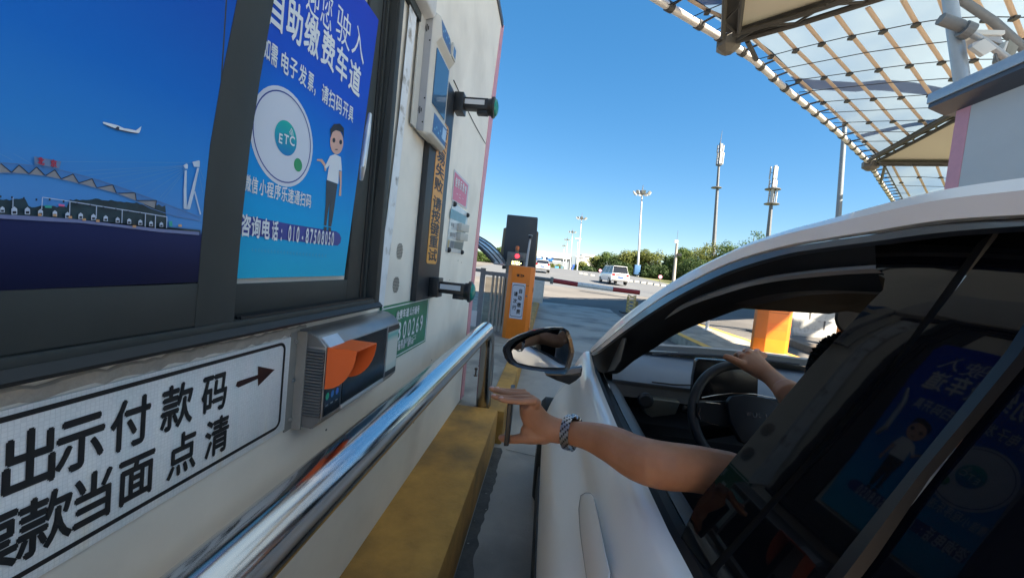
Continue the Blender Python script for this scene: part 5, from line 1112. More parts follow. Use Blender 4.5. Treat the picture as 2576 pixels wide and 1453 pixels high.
for w_ in wires: MB().tube([cz(c8(*p), -.09) for p in w_], .014, 6).build('cable', INK, can)
# structure above the membrane that throws the soft shadows on it
up = MB()
for a, b in [((20, -34, CZ+3.2), (12, -6, CZ+3.5)), ((24, -30, CZ+3.0), (2, -16, CZ+3.4)), ((9, -20, CZ+3.3), (9.5, -3, CZ+3.3)), ((27, -40, CZ+3), (16, -18, CZ+3.6)), ((14, -26, CZ+3.6), (20, -12, CZ+3.0))]:
    up.tube([a, b], .22, 10)
up.build('upper_truss', TUBE, can)
for (x, y) in [(-9, -26), (-9, 12)]:
    MB().tube([(x, y, 0), (x, y, CZ+.4)], .35, 20).build('column', TUBE, can, smooth=True)
# ------------------------------------------------------------------ the white car we lean out beside
car = thing('car', 'white foreground car with open driver window, glossy black pillars and dark interior', 'car', (.8, -1.0, 0))
PAINT = mat('pearl white paint', (.84, .81, .76), .30, noise=.03, scale=3, coat=.45, spec=.5)
GLOSS = mat('piano black trim', (.003, .003, .004), .03, noise=0, spec=.24)
SOFT = mat('soft black interior', (.006, .006, .007), .6, noise=.08, spec=.25)
DOORC = mat('blue grey door card', (.05, .062, .078), .45, noise=.05)
TPN = Vector((0, .54, .2)).normalized(); TP0 = Vector((0, -.27, 1.07))
def TP(p, off=0):      # barrel shaped side of the car: leans in towards the roof, curves in towards the tail
    d = ray(p); t_ = .6
    def F(q): return q.y-(-.27-.37*(q.z-1.07)-.17*(min(q.x, .98)-.98)**2*1.0-1.1*max(0, q.z-1.45)**2)-off
    for i in range(30):
        f0 = F(EYE+d*t_); f1 = F(EYE+d*(t_+1e-4)); t_ -= f0/((f1-f0)/1e-4)
    return EYE+d*t_
# lower body: rings from the belt line down
belt = [(1485.5, 883), (1498, 937), (1525, 1005), (1551.7, 1069), (1590, 1140), (1627.7, 1218.6), (1681.6, 1333.8), (1745, 1453)]
bl = [Y(p, -.27) for p in belt]
CY = -1.01
sect = [(0, 0), (.035, -.012), (.072, -.085), (.092, -.16), (.125, -.22), (.170, -.29), (.200, -.38), (.205, -.47), (.185, -.62), (.175, -.70)]
rings = []
last = bl[-1]
st = [(3.25, -.62, .70, .55), (3.05, -.42, .84, .8), (2.75, -.33, .955, .97), (2.4, -.29, 1.03, 1.0)]
for x, y, z, k in st: rings.append([Vector((x, y+dy*k, max(z+dz*(.9 if z < 1 else 1), .25))) for dy, dz in sect])
for v in bl: rings.append([Vector((v.x, v.y+dy, v.z+dz)) for dy, dz in sect])
for x, z in ((.35, last.z-.003), (0, last.z-.004), (-.6, last.z), (-1.2, last.z+.01)): rings.append([Vector((x, -.27+dy, z+dz)) for dy, dz in sect])
rings.append([Vector((-1.55, -.34+dy*.8, last.z-.02+dz)) for dy, dz in sect]); rings.append([Vector((-1.7, -.55+dy*.4, last.z-.10+dz*.8)) for dy, dz in sect])
def mirror(r): return [Vector((v.x, 2*CY-v.y, v.z)) for v in r]
def sub(r, n=3):           # smooth the section with Catmull-Rom
    o = []
    for i in range(len(r)-1):
        p0, p1, p2, p3 = r[max(i-1, 0)], r[i], r[i+1], r[min(i+2, len(r)-1)]
        for k in range(n):
            t_ = k/n; o.append(.5*((2*p1)+(p2-p0)*t_+(2*p0-5*p1+4*p2-p3)*t_**2+(3*p1-p0-3*p2+p3)*t_**3))
    o.append(r[-1]); return o
rs = [sub(r) for r in rings]
MB().loft(rs, False).build('body_side', PAINT, car, smooth=True)
MB().loft([mirror(r) for r in rs], False).build('body_side', PAINT, car, smooth=True)
# sill cladding, floor and wheels
MB().prism([(-1.5, -.085, .36), (2.9, -.085, .36), (2.9, -.07, .22), (2.9, -.2, .18), (-1.5, -.2, .18), (-1.5, -.07, .22)], (0, 0, .001)).build('sill_edge', BLACK, car)
MB().box((-1.5, -.19, .17), (3.05, -.068, .36)).build('sill_cladding', mat('black cladding', (.013, .013, .014), .6), car, bev=.02)
MB().box((-1.5, 2*CY+.068, .17), (3.05, 2*CY+.19, .36)).build('sill_cladding', mat('black cladding', (.013, .013, .014), .6), car, bev=.02)
MB().box((-1.6, 2*CY+.2, .2), (3.0, -.2, .26)).build('floor', SOFT, car)
for wx in (2.62, -.28-.0):
    for s, yo in ((1, -.052), (-1, 2*CY+.052)):
        wheel = MB().lathe((wx, yo-s*.22, .33), (0, s, 0), [(0, .30), (.02, .33), (.19, .33), (.215, .30), (.218, .22)], 32).build('tyre', TYRE, car, smooth=True)
        MB().lathe((wx, yo-s*.012, .33), (0, s, 0), [(0, .225), (.008, .22), (.004, .12), (.010, .05), (.012, .001)], 24).build('rim', SILVER, car)
# bonnet, nose and tail
hood = []
for x, y, z, k in st+[(2.02, -.275, bl[0].z, 1)]:
    hood.append([Vector((x, lerp(y, 2*CY-y, t_), z+.075*math.sin(math.pi*t_)**.7*k)) for t_ in [i/16 for i in range(17)]])
MB().loft(hood, False).build('bonnet', PAINT, car, smooth=True)
nz = [hood[0]]+[[Vector((3.30+.05*math.sin(math.pi*i/16), lerp(-.60, 2*CY+.60, i/16), z)) for i in range(17)] for z in (.55, .3, .2)]
MB().loft(nz, False).build('front_bumper', PAINT, car, smooth=True)
# greenhouse strips traced along the door frame
C0 = [(1484, 884), (1500, 862.7), (1543, 819), (1583, 785), (1621, 757), (1674, 720), (1736, 682.7), (1810, 645.4), (1885, 611), (1978, 580), (2071, 555.5), (2190, 521.7), (2364, 479), (2576, 447), (2760, 425)]
C1 = [(1488, 886), (1505, 872), (1546, 837.6), (1587, 803), (1622, 776), (1673, 741.5), (1736, 707.3), (1810, 670), (1885, 642), (1978, 617), (2071, 600), (2190, 581.6), (2364, 554), (2576, 539.6), (2760, 530)]
C2 = [(1490, 892), (1510, 882), (1554, 848), (1597, 817), (1634, 792), (1686, 759), (1748, 725), (1821, 691), (1896, 665), (1986, 641), (2076, 627), (2195, 612), (2366, 590), (2576, 574), (2760, 566)]
C3 = [(1500, 930), (1522, 936), (1562, 903), (1608, 872), (1648, 843), (1696, 818), (1748, 797), (1806, 774), (1868, 757), (1955, 738), (2060, 730), (2222, 735)]
y0 = [-.27, -.275, -.305, -.335, -.36, -.39, -.42, -.445, -.462, -.478, -.488, -.497, -.503, -.507, -.51]
R0 = [Y(p, y) for p, y in zip(C0, y0)]; R1 = [Y(p, y+.022) for p, y in zip(C1, y0)]; R2 = [Y(p, y+.026) for p, y in zip(C2, y0)]
R3 = [Y(p, y-.012) for p, y in zip(C3, y0)]
Rm = [(a*.5+b*.5)+Vector((0, .010, .004)) for a, b in zip(R0, R1)]
# white rail: silhouette, crown, lower edge
def dense(*cs): return list(zip(*[sub(list(c), 4) for c in cs]))
MB().loft([[a+Vector((0, -.06, -.01)), a+Vector((0, -.02, .0005)), a, m_, b, b+Vector((0, -.012, -.002))] for a, m_, b in dense(R0, Rm, R1)], False).build('roof_rail', PAINT, car, smooth=True)
NAVYF = mat('dark blue door frame', (.016, .020, .027), .30, noise=.03, coat=.2)
MB().loft([[b+Vector((0, -.006, -.004)), b+Vector((0, .003, -.007)), c+Vector((0, .003, .002)), c+Vector((0, -.004, -.003))] for b, c in dense(R1, R2)], False).build('door_frame', NAVYF, car, smooth=True)
MB().loft([[b, lerp(b, c, .5)+Vector((0, .004, 0)), c, c+Vector((0, -.05, -.0))] for b, c in dense([v+Vector((0, -.004, -.003)) for v in R2[:12]], R3)], False).build('window_surround', RUBBER, car, smooth=True)
S_t = [(1562, 857), (1600, 832), (1636, 813), (1680, 784), (1729, 757), (1822, 723), (1884, 706), (1946, 692.5), (2070, 676.4), (2189, 667), (2203, 668)]
S_b = [(1574, 862), (1610, 840), (1642, 820.6), (1690, 792.5), (1742, 766), (1853, 729), (1910, 715), (1977, 704), (2101, 692), (2189, 687), (2222, 687)]
ys = [-.318, -.347, -.37, -.392, -.412, -.442, -.456, -.467, -.48, -.489, -.49]
SEAL = mat('grey window seal', (.12, .118, .112), .55, noise=.05)
MB().loft([[a, lerp(a, b, .5)+Vector((0, .005, 0)), b] for a, b in dense([Y(p, y+.012) for p, y in zip(S_t, ys)], [Y(p, y+.012) for p, y in zip(S_b, ys)])], False).build('window_seal', SEAL, car, smooth=True)
MB().loft([[a, b] for a, b in dense([Y(p, -.50) for p in [(1838, 769), (1946, 740), (2070, 731), (2222, 736)]], [Y(p, -.503) for p in [(1842, 773), (1946, 746), (2070, 737), (2222, 741)]])], False).build('inner_seal', mat('brown seal', (.045, .036, .027), .6), car)
# roof skin and headliner
rf = []
for a in R0[4:]:
    b = a+Vector((0, -.06, -.01)); rf.append([Vector((b.x, lerp(b.y, 2*CY-b.y, t_), b.z+.07*math.sin(math.pi*t_)*min(1, (2.1-b.x)))) for t_ in [i/14 for i in range(15)]])
tailx = [(.0, R0[-1].z), (-.5, R0[-1].z-.03), (-1.0, R0[-1].z-.10), (-1.6, 1.12)]
for x, z in tailx: rf.append([Vector((x, lerp(-.57, 2*CY+.57, t_), z+.05*math.sin(math.pi*t_))) for t_ in [i/14 for i in range(15)]])
ROOFM = MB().loft(rf[5:], False).build('roof', PAINT, car, smooth=True)
# far A-pillar, far side rail
Rf = [Vector((v.x, 2*CY-v.y, v.z)) for v in R0]
MB().tube(sub(Rf[:13], 2)+[Vector((0, 2*CY+.5, R0[-1].z-.01))], .035, 8).build('roof_rail', PAINT, car, smooth=True)
# front glass
ws = []
for i in range(2, 9):
    a = R0[i]+Vector((0, -.05, -.012)); ws.append([Vector((a.x+.10*math.sin(math.pi*t_), lerp(a.y, 2*CY-a.y, t_), a.z+.02*math.sin(math.pi*t_))) for t_ in [k/12 for k in range(13)]])
MB().loft(ws, False).build('windscreen', glass_mat('windscreen glass', .93, .01), car, smooth=True)
HEAD = mat('dark headliner', (.035, .029, .022), .9, noise=.1)
hl_px = [(1838, 772.6), (1880, 776), (1915, 778.8), (2008, 785), (2086, 789.6), (2129, 782), (2200, 792), (2300, 800)]
hl = [X(p, 1.30-.25*i/7) for i, p in enumerate(hl_px)]
MB().loft([[v, v+Vector((-.06, 0, .03)), Vector((min(v.x-.1, 1.1), v.y, 1.585)), Vector((-.9, v.y, 1.57))] for v in hl], False).build('headliner', HEAD, car, smooth=True)
MB().loft([[Vector((x, -.50, z)), Vector((x, -.8, z+.02)), Vector((x, 2*CY+.5, z+.02))] for x, z in ((1.05, 1.59), (.5, 1.62), (0, 1.615), (-1.0, 1.5), (-1.5, 1.1))], False).build('headliner', HEAD, car)
# glossy black pillar panels and rear window (they mirror the booth)
def panel(name, pts, m, off, step=55):
    bm = bmesh.new(); f = bm.faces.new([bm.verts.new((p[0], p[1], 0)) for p in pts])
    xs_ = [p[0] for p in pts]; ys_ = [p[1] for p in pts]
    for a_, lo, hi in ((0, min(xs_), max(xs_)), (1, min(ys_), max(ys_))):
        k = lo+step
        while k < hi:
            bmesh.ops.bisect_plane(bm, geom=bm.verts[:]+bm.edges[:]+bm.faces[:], plane_co=(k, 0, 0) if a_ == 0 else (0, k, 0), plane_no=(1, 0, 0) if a_ == 0 else (0, 1, 0)); k += step
    bmesh.ops.triangulate(bm, faces=bm.faces[:])
    bm.verts.index_update(); mb = MB(); mb.add([TP((v.co.x, v.co.y), off) for v in bm.verts], [tuple(v.index for v in f.verts) for f in bm.faces]); bm.free()
    return mb.build(name, m, car, smooth=True)
panel('pillar_panel', [(2120, 640), (2195, 616), (2230, 616), (2366, 597), (2498, 584), (2486, 574), (2231, 932), (1780, 1432), (1690, 1400), (1757, 1256), (2037.8, 922.6), (2183, 766.6), (2222, 728), (2226, 700)], GLOSS, .000)
panel('pillar_panel', [(2514, 584), (2800, 566), (2800, 640), (2540, 905), (2130, 1400), (2000, 1560), (1760, 1560), (1806, 1437), (1815, 1424), (2250, 925), (2508, 596)], GLOSS, .0)
panel('door_gap', [(2500, 546), (2522, 552), (2262, 940), (1816, 1460), (1770, 1440), (2226, 930), (2484, 560)], mat('deep gap black', (.002, .002, .002), .9, noise=0), -.006)
stp = [(2576, 812), (2533, 880), (2400, 1045), (2290, 1180), (2130, 1380), (2075, 1453), (1990, 1560)]; stq = [(2640, 830), (2590, 905), (2460, 1060), (2340, 1200), (2205, 1400), (2165, 1453), (2090, 1560)]
MB().loft([[TP(p, .002), TP(((p[0]+q[0])/2, (p[1]+q[1])/2), .011), TP(q, .002)] for p, q in zip([(2720, 650)]+stp, [(2790, 660)]+stq)], False).build('window_trim', mat('satin dark trim', (.007, .008, .011), .4, noise=.03, spec=.18), car, smooth=True)
panel('rear_window', [(2770, 640), (3400, 560), (3600, 1560), (2060, 1560), (2150, 1453), (2590, 890)], mat('privacy glass', (.003, .0035, .006), .02, noise=0, spec=.17), -.004)
# belt rubber, inner door
bo_ = [Y(p, -.27) for p in belt]+[Vector((.3, -.27, last.z-.003)), Vector((-1.2, -.27, last.z))]
MB().loft([[v+Vector((0, 0, 0)), v+Vector((0, -.012, .008)), v+Vector((0, -.032, .006)), v+Vector((0, -.040, -.02))] for v in sub(bo_, 2)], False).build('belt_rubber', RUBBER, car, smooth=True)
MB().loft([[v+Vector((0, -.042, -.004)), v+Vector((0, -.075, -.012)), v+Vector((0, -.11, -.05)), v+Vector((0, -.125, -.16)), v+Vector((0, -.125, -.8))] for v in sub(bo_[:9], 2)], False).build('door_card', DOORC, car, smooth=True)
# quarter light and mirror sail in front of the opening
MB().prism([Y(p, -.285) for p in [(1504, 904), (1532, 852), (1546, 846), (1520, 930), (1512, 926)]], (0, -.003, 0)).build('quarter_light', mat('amber brown glass', (.055, .036, .022), .08, noise=0), car)
MB().prism([Y(p, -.292) for p in [(1500, 905), (1530, 849), (1575, 850), (1562, 905), (1545, 930), (1514, 938)]], (0, -.004, 0)).build('sail_panel', BLACK, car)
vt = MB()
for k in range(7): vt.prism([Y((1560+k*6.5, 934+k*1.5), -.36), Y((1563+k*6.5, 934+k*1.5), -.36), Y((1573+k*6.5, 962), -.36), Y((1570+k*6.5, 962), -.36)], (0, .002, 0))
# dashboard
y_a, y_b = -.335, 2*CY+.335
dtop = [(2.10, 1.135), (2.0, 1.135), (1.88, 1.12), (1.80, 1.095), (1.765, 1.06), (1.775, 1.05)]
DASHC = mat('blue grey dashboard', (.13, .16, .20), .55, noise=.05)
MB().loft([[Vector((x, y, z)) for x, z in dtop] for y in (y_a, -.6, -1.0, y_b)], False).build('dash_top', DASHC, car, smooth=True)
MB().loft([[Vector((x, y, z)) for x, z in [(1.775, 1.05), (1.785, 1.035), (1.785, .985), (1.83, .975)]] for y in (y_a, -1.0, y_b)], False).build('dash_band', mat('taupe dash band', (.11, .105, .098), .5), car)
MB().loft([[Vector((x, y, z)) for x, z in [(1.83, .975), (1.86, .92), (1.80, .87), (1.74, .85), (1.75, .5), (1.85, .26)]] for y in (y_a, -1.0, y_b)], False).build('dash_lower', SOFT, car)
MB().prism([X(p, 1.70) for p in [(1620, 1008), (1650, 1004), (1712, 1012), (1700, 1042), (1640, 1050), (1618, 1035)]], (.06, 0, 0)).build('vent_shelf', mat('olive grey shelf', (.06, .056, .042), .45), car, bev=.006)
MB().lathe(X((1623, 1005), 1.69), (-1, 0, 0), [(0, .032), (.012, .032), (.016, .022)], 20).build('vent_knob', BLACK, car)
MB().tube([X((1640, 960), 1.77), X((1690, 966), 1.77), X((1737, 968), 1.77)], .003, 6).build('dash_seam', INK, car)
MB().tube([X((1640, 891), 1.93), X((1700, 889), 1.93), X((1790, 893), 1.93), X((1870, 898), 1.93), X((2010, 915), 1.93)], .006, 8).build('dash_seam', mat('seam dark', (.03, .033, .038), .6), car)
cowl = [(1618, 873), (1640, 868), (1750, 874), (1860, 883), (2033, 905), (2135, 922), (2300, 952)]; cow2 = [(1610, 884), (1640, 880), (1750, 888), (1860, 899), (2033, 922), (2135, 940), (2300, 972)]
MB().loft([[X(p, 2.13), X(q, 2.07)] for p, q in zip(cowl, cow2)], False).build('windscreen_frit', INK, car)
MB().loft([[X((p[0], p[1]-4.5), 2.16), X((p[0], p[1]+1), 2.14)] for p in cowl], False).build('cowl_edge', mat('cowl grey', (.30, .29, .28), .5), car)
scr = [(1741, 1006), (1744, 953), (1752, 908), (1758, 902), (1830, 907), (1902, 915), (1908, 925), (1906, 1010)]
MB().prism([X(p, 1.62) for p in scr], (.03, 0, 0)).build('driver_display', mat('black display', (.006, .006, .007), .25, noise=0), car, bev=.003)
# steering wheel
WC = X((1885, 1055), 1.36); tl = rad(24); wn = Vector((-math.cos(tl), 0, math.sin(tl))); wu = Vector((math.sin(tl), 0, math.cos(tl))); wr = Vector((0, 1, 0))
LEATH = mat('black leather', (.008, .009, .011), .5, noise=.1, scale=60, bump=.1, bscale=200)
def wpt(a, r, d=0): return WC+wr*(r*math.cos(a))+wu*(r*math.sin(a))+wn*d
MB().loft([[wpt(a, .182+.0165*math.cos(b), .0165*math.sin(b)) for b in [2*math.pi*k/14 for k in range(14)]] for a in [2*math.pi*k/64 for k in range(65)]], True).build('steering_rim', LEATH, car, smooth=True)
hub = [(.085, .045), (.07, .065), (.03, .073), (-.03, .073), (-.07, .065), (-.085, .045), (-.08, -.02), (-.05, -.075), (0, -.09), (.05, -.075), (.08, -.02)]
MB().prism([WC+wr*a+wu*b+wn*.012 for a, b in hub], wn*.03).build('wheel_hub', mat('dark hub', (.010, .0105, .013), .5, spec=.3), car, bev=.008)
for s in (1, -1): MB().prism([WC+wr*(s*a)+wu*b+wn*.004 for a, b in [(.07, .052), (.175, .03), (.178, -.015), (.13, -.03), (.075, -.03)]], wn*.018).build('wheel_spoke', SOFT, car, bev=.004)
MB().prism([WC+wr*a+wu*b+wn*.004 for a, b in [(.02, -.08), (.03, -.172), (-.03, -.172), (-.02, -.08)]], wn*.018).build('wheel_spoke', SOFT, car, bev=.004)
CHR = mat('chrome strip', (.5, .5, .5), .2, metal=1, noise=0)
MB().tube([WC+wr*a+wu*b+wn*.043 for a, b in [(.168, .045), (.12, .060), (.07, .072), (.0, .078), (-.07, .072), (-.12, .06)]], .0016, 6).build('chrome_strip', CHR, car)
for s in (1,): MB().tube([WC+wr*(s*a)+wu*b+wn*.026 for a, b in [(.165, .018), (.172, -.004), (.168, -.022), (.14, -.03), (.11, -.034)]], .0014, 6).build('chrome_strip', CHR, car)
MB().tube([WC+wr*a+wu*b+wn*.026 for a, b in [(.15, .035), (.10, .036)]], .0012, 6).build('chrome_strip', CHR, car)
def fwl(i, u, v): return WC+wr*(.022-.018*i-(u-.5)*.016)+wu*(.012+(v-.5)*.018)+wn*.0435
letters(MB(), 'WULI', fwl, 0, N=wn).build('wheel_lettering', CHR, car)
MB().tube([WC-wn*.01, WC-wn*.35+Vector((0, 0, -.02))], .04, 12).build('steering_column', SOFT, car)
MB().tube([WC+wr*.05-wn*.04, WC+wr*.20+wu*.015-wn*.035], .009, 8).build('stalk', SOFT, car)
# seat, console
seat = MB().box((.15, -.98, .30), (.75, -.46, .62)); seat.build('seat_cushion', SOFT, car, bev=.05)
MB().prism([(.22, -.98, .58), (.40, -.98, .60), (.22, -.98, 1.25), (.08, -.98, 1.25)], (0, .52, 0)).build('seat_back', SOFT, car, bev=.04)
MB().prism([(.16, -.86, 1.27), (.26, -.86, 1.27), (.22, -.86, 1.44), (.13, -.86, 1.44)], (0, .28, 0)).build('headrest', SOFT, car, bev=.03)
MB().box((.4, -1.20, .26), (1.8, -1.02, .58)).build('centre_console', SOFT, car, bev=.03)
MB().box((-1.0, 2*CY+.30, .26), (1.9, 2*CY+.34, 1.07)).build('door_card', DOORC, car)
MB().box((-.9, 2*CY+.36, 1.05), (.9, -.36, 1.09)).build('parcel_shelf', SOFT, car) if False else None
# tail
tr_ = [[Vector((-1.7, lerp(-.55, 2*CY+.55, i/10), z)) for i in range(11)] for z in (1.0, .7, .35)]
MB().loft([[Vector((-1.62, lerp(-.57, 2*CY+.57, i/10), 1.13)) for i in range(11)]]+tr_, False).build('tailgate', PAINT, car, smooth=True)
# interior mirror on the windscreen
MB().lathe(X((2150, 800), 1.28), Vector((-1, .25, 0)), [(0, .05), (.012, .055), (.02, .05)], 20).build('interior_mirror', BLACK, car, smooth=True)
# flush door handle
hp = [(1473, 1239), (1461, 1246), (1456, 1280), (1460, 1340), (1468, 1400), (1478, 1470), (1492, 1500), (1530, 1490), (1536, 1440), (1524, 1390), (1508, 1310), (1494, 1250), (1486, 1240)]
hn = Vector((0, .16, .07)).normalized(); h0 = Vector((0, -.166, 1.5-.60))
def HP(p, off): return PL(p, h0+hn*off, hn)
def shr(pts, k):
    c = (sum(p[0] for p in pts)/len(pts), sum(p[1] for p in pts)/len(pts)); return [(c[0]+(p[0]-c[0])*k, c[1]+(p[1]-c[1])*(1-(1-k)*.35)) for p in pts]
hb = MB().loft([[HP(p, -.012) for p in hp], [HP(p, .010) for p in hp], [HP(p, .013) for p in shr(hp, .90)]], True); n_ = len(hp); hb.f.append(tuple(range(2*n_, 3*n_)))
hd_ = hb.build('door_handle', PAINT, car, smooth=True)
MB().loft([[HP(p, .0135) for p in hp], [HP(p, .0125) for p in shr(hp, 1.03)]], True).build('handle_gap', mat('handle gap', (.05, .05, .05), .5), car)
# wing mirror
MC = X((1358, 890), 1.74); MN = Vector((-.985, -.15, .05)).normalized()
def c2(x, y): return (1191.4+x*.4902, 740.6+y*.4902)
mo = [c2(*p) for p in [(149, 290), (152, 268), (180, 235), (225, 211), (290, 188), (350, 174), (410, 167), (462, 170), (488, 186), (505, 230), (517, 290), (512, 320), (494, 380), (480, 398), (440, 402), (380, 398), (300, 388), (225, 374), (180, 352), (160, 325)]]
mg = [c2(*p) for p in [(196, 292), (205, 275), (235, 248), (290, 218), (350, 198), (405, 185), (440, 180), (464, 188), (478, 220), (487, 265), (484, 310), (474, 362), (466, 374), (420, 374), (350, 372), (280, 362), (225, 348), (204, 325)]]
def MPp(p, off=0): return PL(p, MC+MN*off, MN)
c_ = sum((MPp(p) for p in mo), Vector())/len(mo)
r0 = [MPp(p) for p in mo]
def rs_(k, d): return [c_+(v-c_)*k-MN*d for v in r0]
sh_ = MB().loft([[c_+(v-c_)*.90+MN*(-.004) for v in r0], r0, rs_(1.0, .02), rs_(.97, .05), rs_(.88, .085), rs_(.6, .115), rs_(.15, .125)], True, False); n_ = len(r0); sh_.f.append(tuple(range(6*n_, 7*n_)))
GLB = mat('mirror shell black', (.010, .011, .013), .25, noise=.03, coat=.4)
mir = sh_.build('wing_mirror', GLB, car, smooth=True)
n_ = len(mg)
MB().poly([MPp(p, -.003) for p in mg]).build('mirror_glass', mat('mirror silver', (.55, .57, .6), .01, metal=1, noise=0), mir)
MB().loft([[c_+(v-c_)*.93+MN*(-.0035) for v in r0], [MPp(mg[0], -.0035)]*0+[c_+(v-c_)*.80+MN*(-.012) for v in r0]], True).build('mirror_bezel', BLACK, mir)
for o in mir.children: o.matrix_parent_inverse = Matrix.Identity(4); o.location = (0, 0, 0); o.matrix_parent_inverse = (Matrix.Translation(-Vector(car.location))).inverted() if False else Matrix.Identity(4)
foot = [(1369, 936), (1376, 938), (1430, 940), (1466, 925), (1463, 945), (1450, 957), (1432, 968), (1400, 957), (1374, 945)]
MB().prism([X(p, 1.80) for p in foot], (.09, 0, 0)).build('mirror_foot', GLB, car, bev=.008)
MB().prism([X(p, 1.797) for p in [(1425, 934), (1440, 926), (1464, 924), (1460, 936), (1440, 940), (1420, 942)]], (.02, 0, .004)).build('mirror_foot_top', mat('glossy grey', (.12, .15, .18), .1, noise=0), car)
# small sensor dots on the window line
# ------------------------------------------------------------------ driver: one continuous body
SKIN = bpy.data.materials.new('skin'); SKIN.use_nodes = True; t = SKIN.node_tree; b = t.nodes['Principled BSDF']
b.inputs['Roughness'].default_value = .5; b.inputs['Subsurface Weight'].default_value = .12; b.inputs['Subsurface Radius'].default_value = (.012, .004, .002); b.inputs['Specular IOR Level'].default_value = .35
tc = t.nodes.new('ShaderNodeTexCoord'); n1 = t.nodes.new('ShaderNodeTexNoise'); n1.inputs['Scale'].default_value = 16; n1.inputs['Detail'].default_value = 6; t.links.new(tc.outputs['Object'], n1.inputs['Vector'])
r = t.nodes.new('ShaderNodeValToRGB'); r.color_ramp.elements[0].position = .3; r.color_ramp.elements[0].color = (.33, .145, .072, 1); r.color_ramp.elements[1].position = .7; r.color_ramp.elements[1].color = (.42, .205, .115, 1)
t.links.new(n1.outputs[0], r.inputs[0]); t.links.new(r.outputs[0], b.inputs['Base Color'])
n2 = t.nodes.new('ShaderNodeTexNoise'); n2.inputs['Scale'].default_value = 120; t.links.new(tc.outputs['Object'], n2.inputs['Vector']); bp = t.nodes.new('ShaderNodeBump'); bp.inputs['Strength'].default_value = .12; bp.inputs['Distance'].default_value = .002; t.links.new(n2.outputs[0], bp.inputs['Height']); t.links.new(bp.outputs[0], b.inputs['Normal'])
def limb(mb, pts, n=16):
    # pts: (point, ra, rb); dense Catmull-Rom tube
    P_ = sub([Vector(p[0]) for p in pts], 4); A_ = sub([Vector((p[1], p[2], 0)) for p in pts], 4)
    # rounded ends
    mb.tube(P_, [(a.x, a.y) for a in A_], n); return mb
def ball(mb, c, r, n=14):
    c = Vector(c); rx, ry, rz = r if isinstance(r, (tuple, list)) else (r, r, r)
    mb.loft([[c+Vector((rx*math.sin(th)*math.cos(2*math.pi*k/n), ry*math.sin(th)*math.sin(2*math.pi*k/n), rz*math.cos(th))) for k in range(n)] for th in [max(.02, min(math.pi-.02, math.pi*i/10)) for i in range(11)]], True, True); return mb
body = MB()
def H(p, x): return X(p, x)
# left arm: shoulder - elbow on the sill - wrist - hand out of the window
SH = Vector((.74, -.56, 1.5-.30)); EL = H((1662, 1168), .80); WR = H((1432, 1088), 1.0)
limb(body, [((.60, -.66, 1.26), .06, .06), (SH, .060, .060), (H((1900, 1200), .80), .042, .042), (H((1835, 1194), .825), .046, .046), (H((1745, 1177), .81), .045, .044), (EL, .046, .045), (H((1600, 1150), .84), .046, .043), (H((1540, 1118), .90), .042, .038), (H((1480, 1096), .96), .034, .030), (WR, .0295, .026), (H((1402, 1081), 1.01), .031, .024)])
ball(body, H((1660, 1186), .79), .031)
# palm: narrow in x (seen edge on), from the heel to the knuckles
palm = [(H((1412, 1085), 1.0), .031, .026), (H((1385, 1078), 1.0), .033, .027), (H((1360, 1066), 1.0), .034, .030), (H((1342, 1045), 1.0), .033, .030), (H((1331, 1022), 1.0), .028, .034), (H((1322, 1008), .995), .018, .034)]
limb(body, palm)
ball(body, H((1343, 1085), .995), (.020, .036, .024)); ball(body, H((1362, 1098), 1.0), (.02, .03, .018)); ball(body, H((1345, 1012), .985), (.02, .017, .014))
# fingers: (points, radius) - nearest finger lowest in the picture
fing = [([(1345, 1008), (1318, 1009), (1290, 1008.5), (1262, 1004), (1254, 1003)], [.960, .958, .956, .955, .955], .0080),
        ([(1338, 1001), (1312, 1000), (1280, 1001), (1246, 997.5), (1236, 996)], [.985, .983, .98, .978, .978], .0082),
        ([(1326, 993), (1300, 991), (1268, 986), (1241, 979), (1231, 976)], [1.01, 1.01, 1.008, 1.005, 1.004], .0082),
        ([(1318, 986), (1298, 984), (1270, 982), (1252, 979), (1244, 977)], [1.035, 1.035, 1.035, 1.03, 1.03], .0078)]
tips = []
for pts_, xs_, r_ in fing:
    v = [H(p, x) for p, x in zip(pts_, xs_)]
    limb(body, [(q, r_*k, r_*k) for q, k in zip(v, (1.18, 1.08, 1.0, .92, .62))], 12); ball(body, v[-1]+(v[-2]-v[-1])*.35, r_*.82, 10); tips.append((v[-1], v[-2], r_))
    ball(body, v[0], r_*1.25, 10)
th = [H(p, x) for p, x in zip([(1362, 1092), (1338, 1099), (1312, 1102), (1288, 1104), (1268, 1102), (1257, 1099)], [.995, .99, .995, 1.005, 1.012, 1.014])]
limb(body, [(q, r_, r_*.92) for q, r_ in zip(th, (.024, .0185, .0135, .0118, .0115, .0075))], 12); ball(body, th[-1]+(th[-2]-th[-1])*.35, .0092, 10)
# right arm to the top of the wheel
RW = X((1940, 948), 1.30)
limb(body, [((.60, -.80, 1.20), .06, .06), ((.66, -.90, 1.13), .055, .055), ((.80, -.93, 1.03), .048, .046), ((.98, -.87, 1.0), .044, .042), (X((2005, 1010), 1.16), .040, .036), (X((1972, 978), 1.23), .031, .028), (RW, .028, .023), (X((1915, 930), 1.335), .033, .024), (X((1893, 912), 1.37), .038, .024), (X((1880, 897), 1.40), .034, .020)])
for k, (a, b_, c_, d_) in enumerate([((1868, 898), (1862, 890), (1852, 893), (1848, 903)), ((1882, 891), (1884, 882), (1874, 884), (1866, 897)), ((1900, 892), (1906, 885), (1902, 884), (1893, 898)), ((1912, 900), (1921, 893), (1922, 894), (1914, 904))]):
    limb(body, [(X(a, 1.385), .0125, .0125), (X(b_, 1.415), .0108, .0108), (X(c_, 1.445), .0098, .0098), (X(d_, 1.455), .008, .008)], 10)
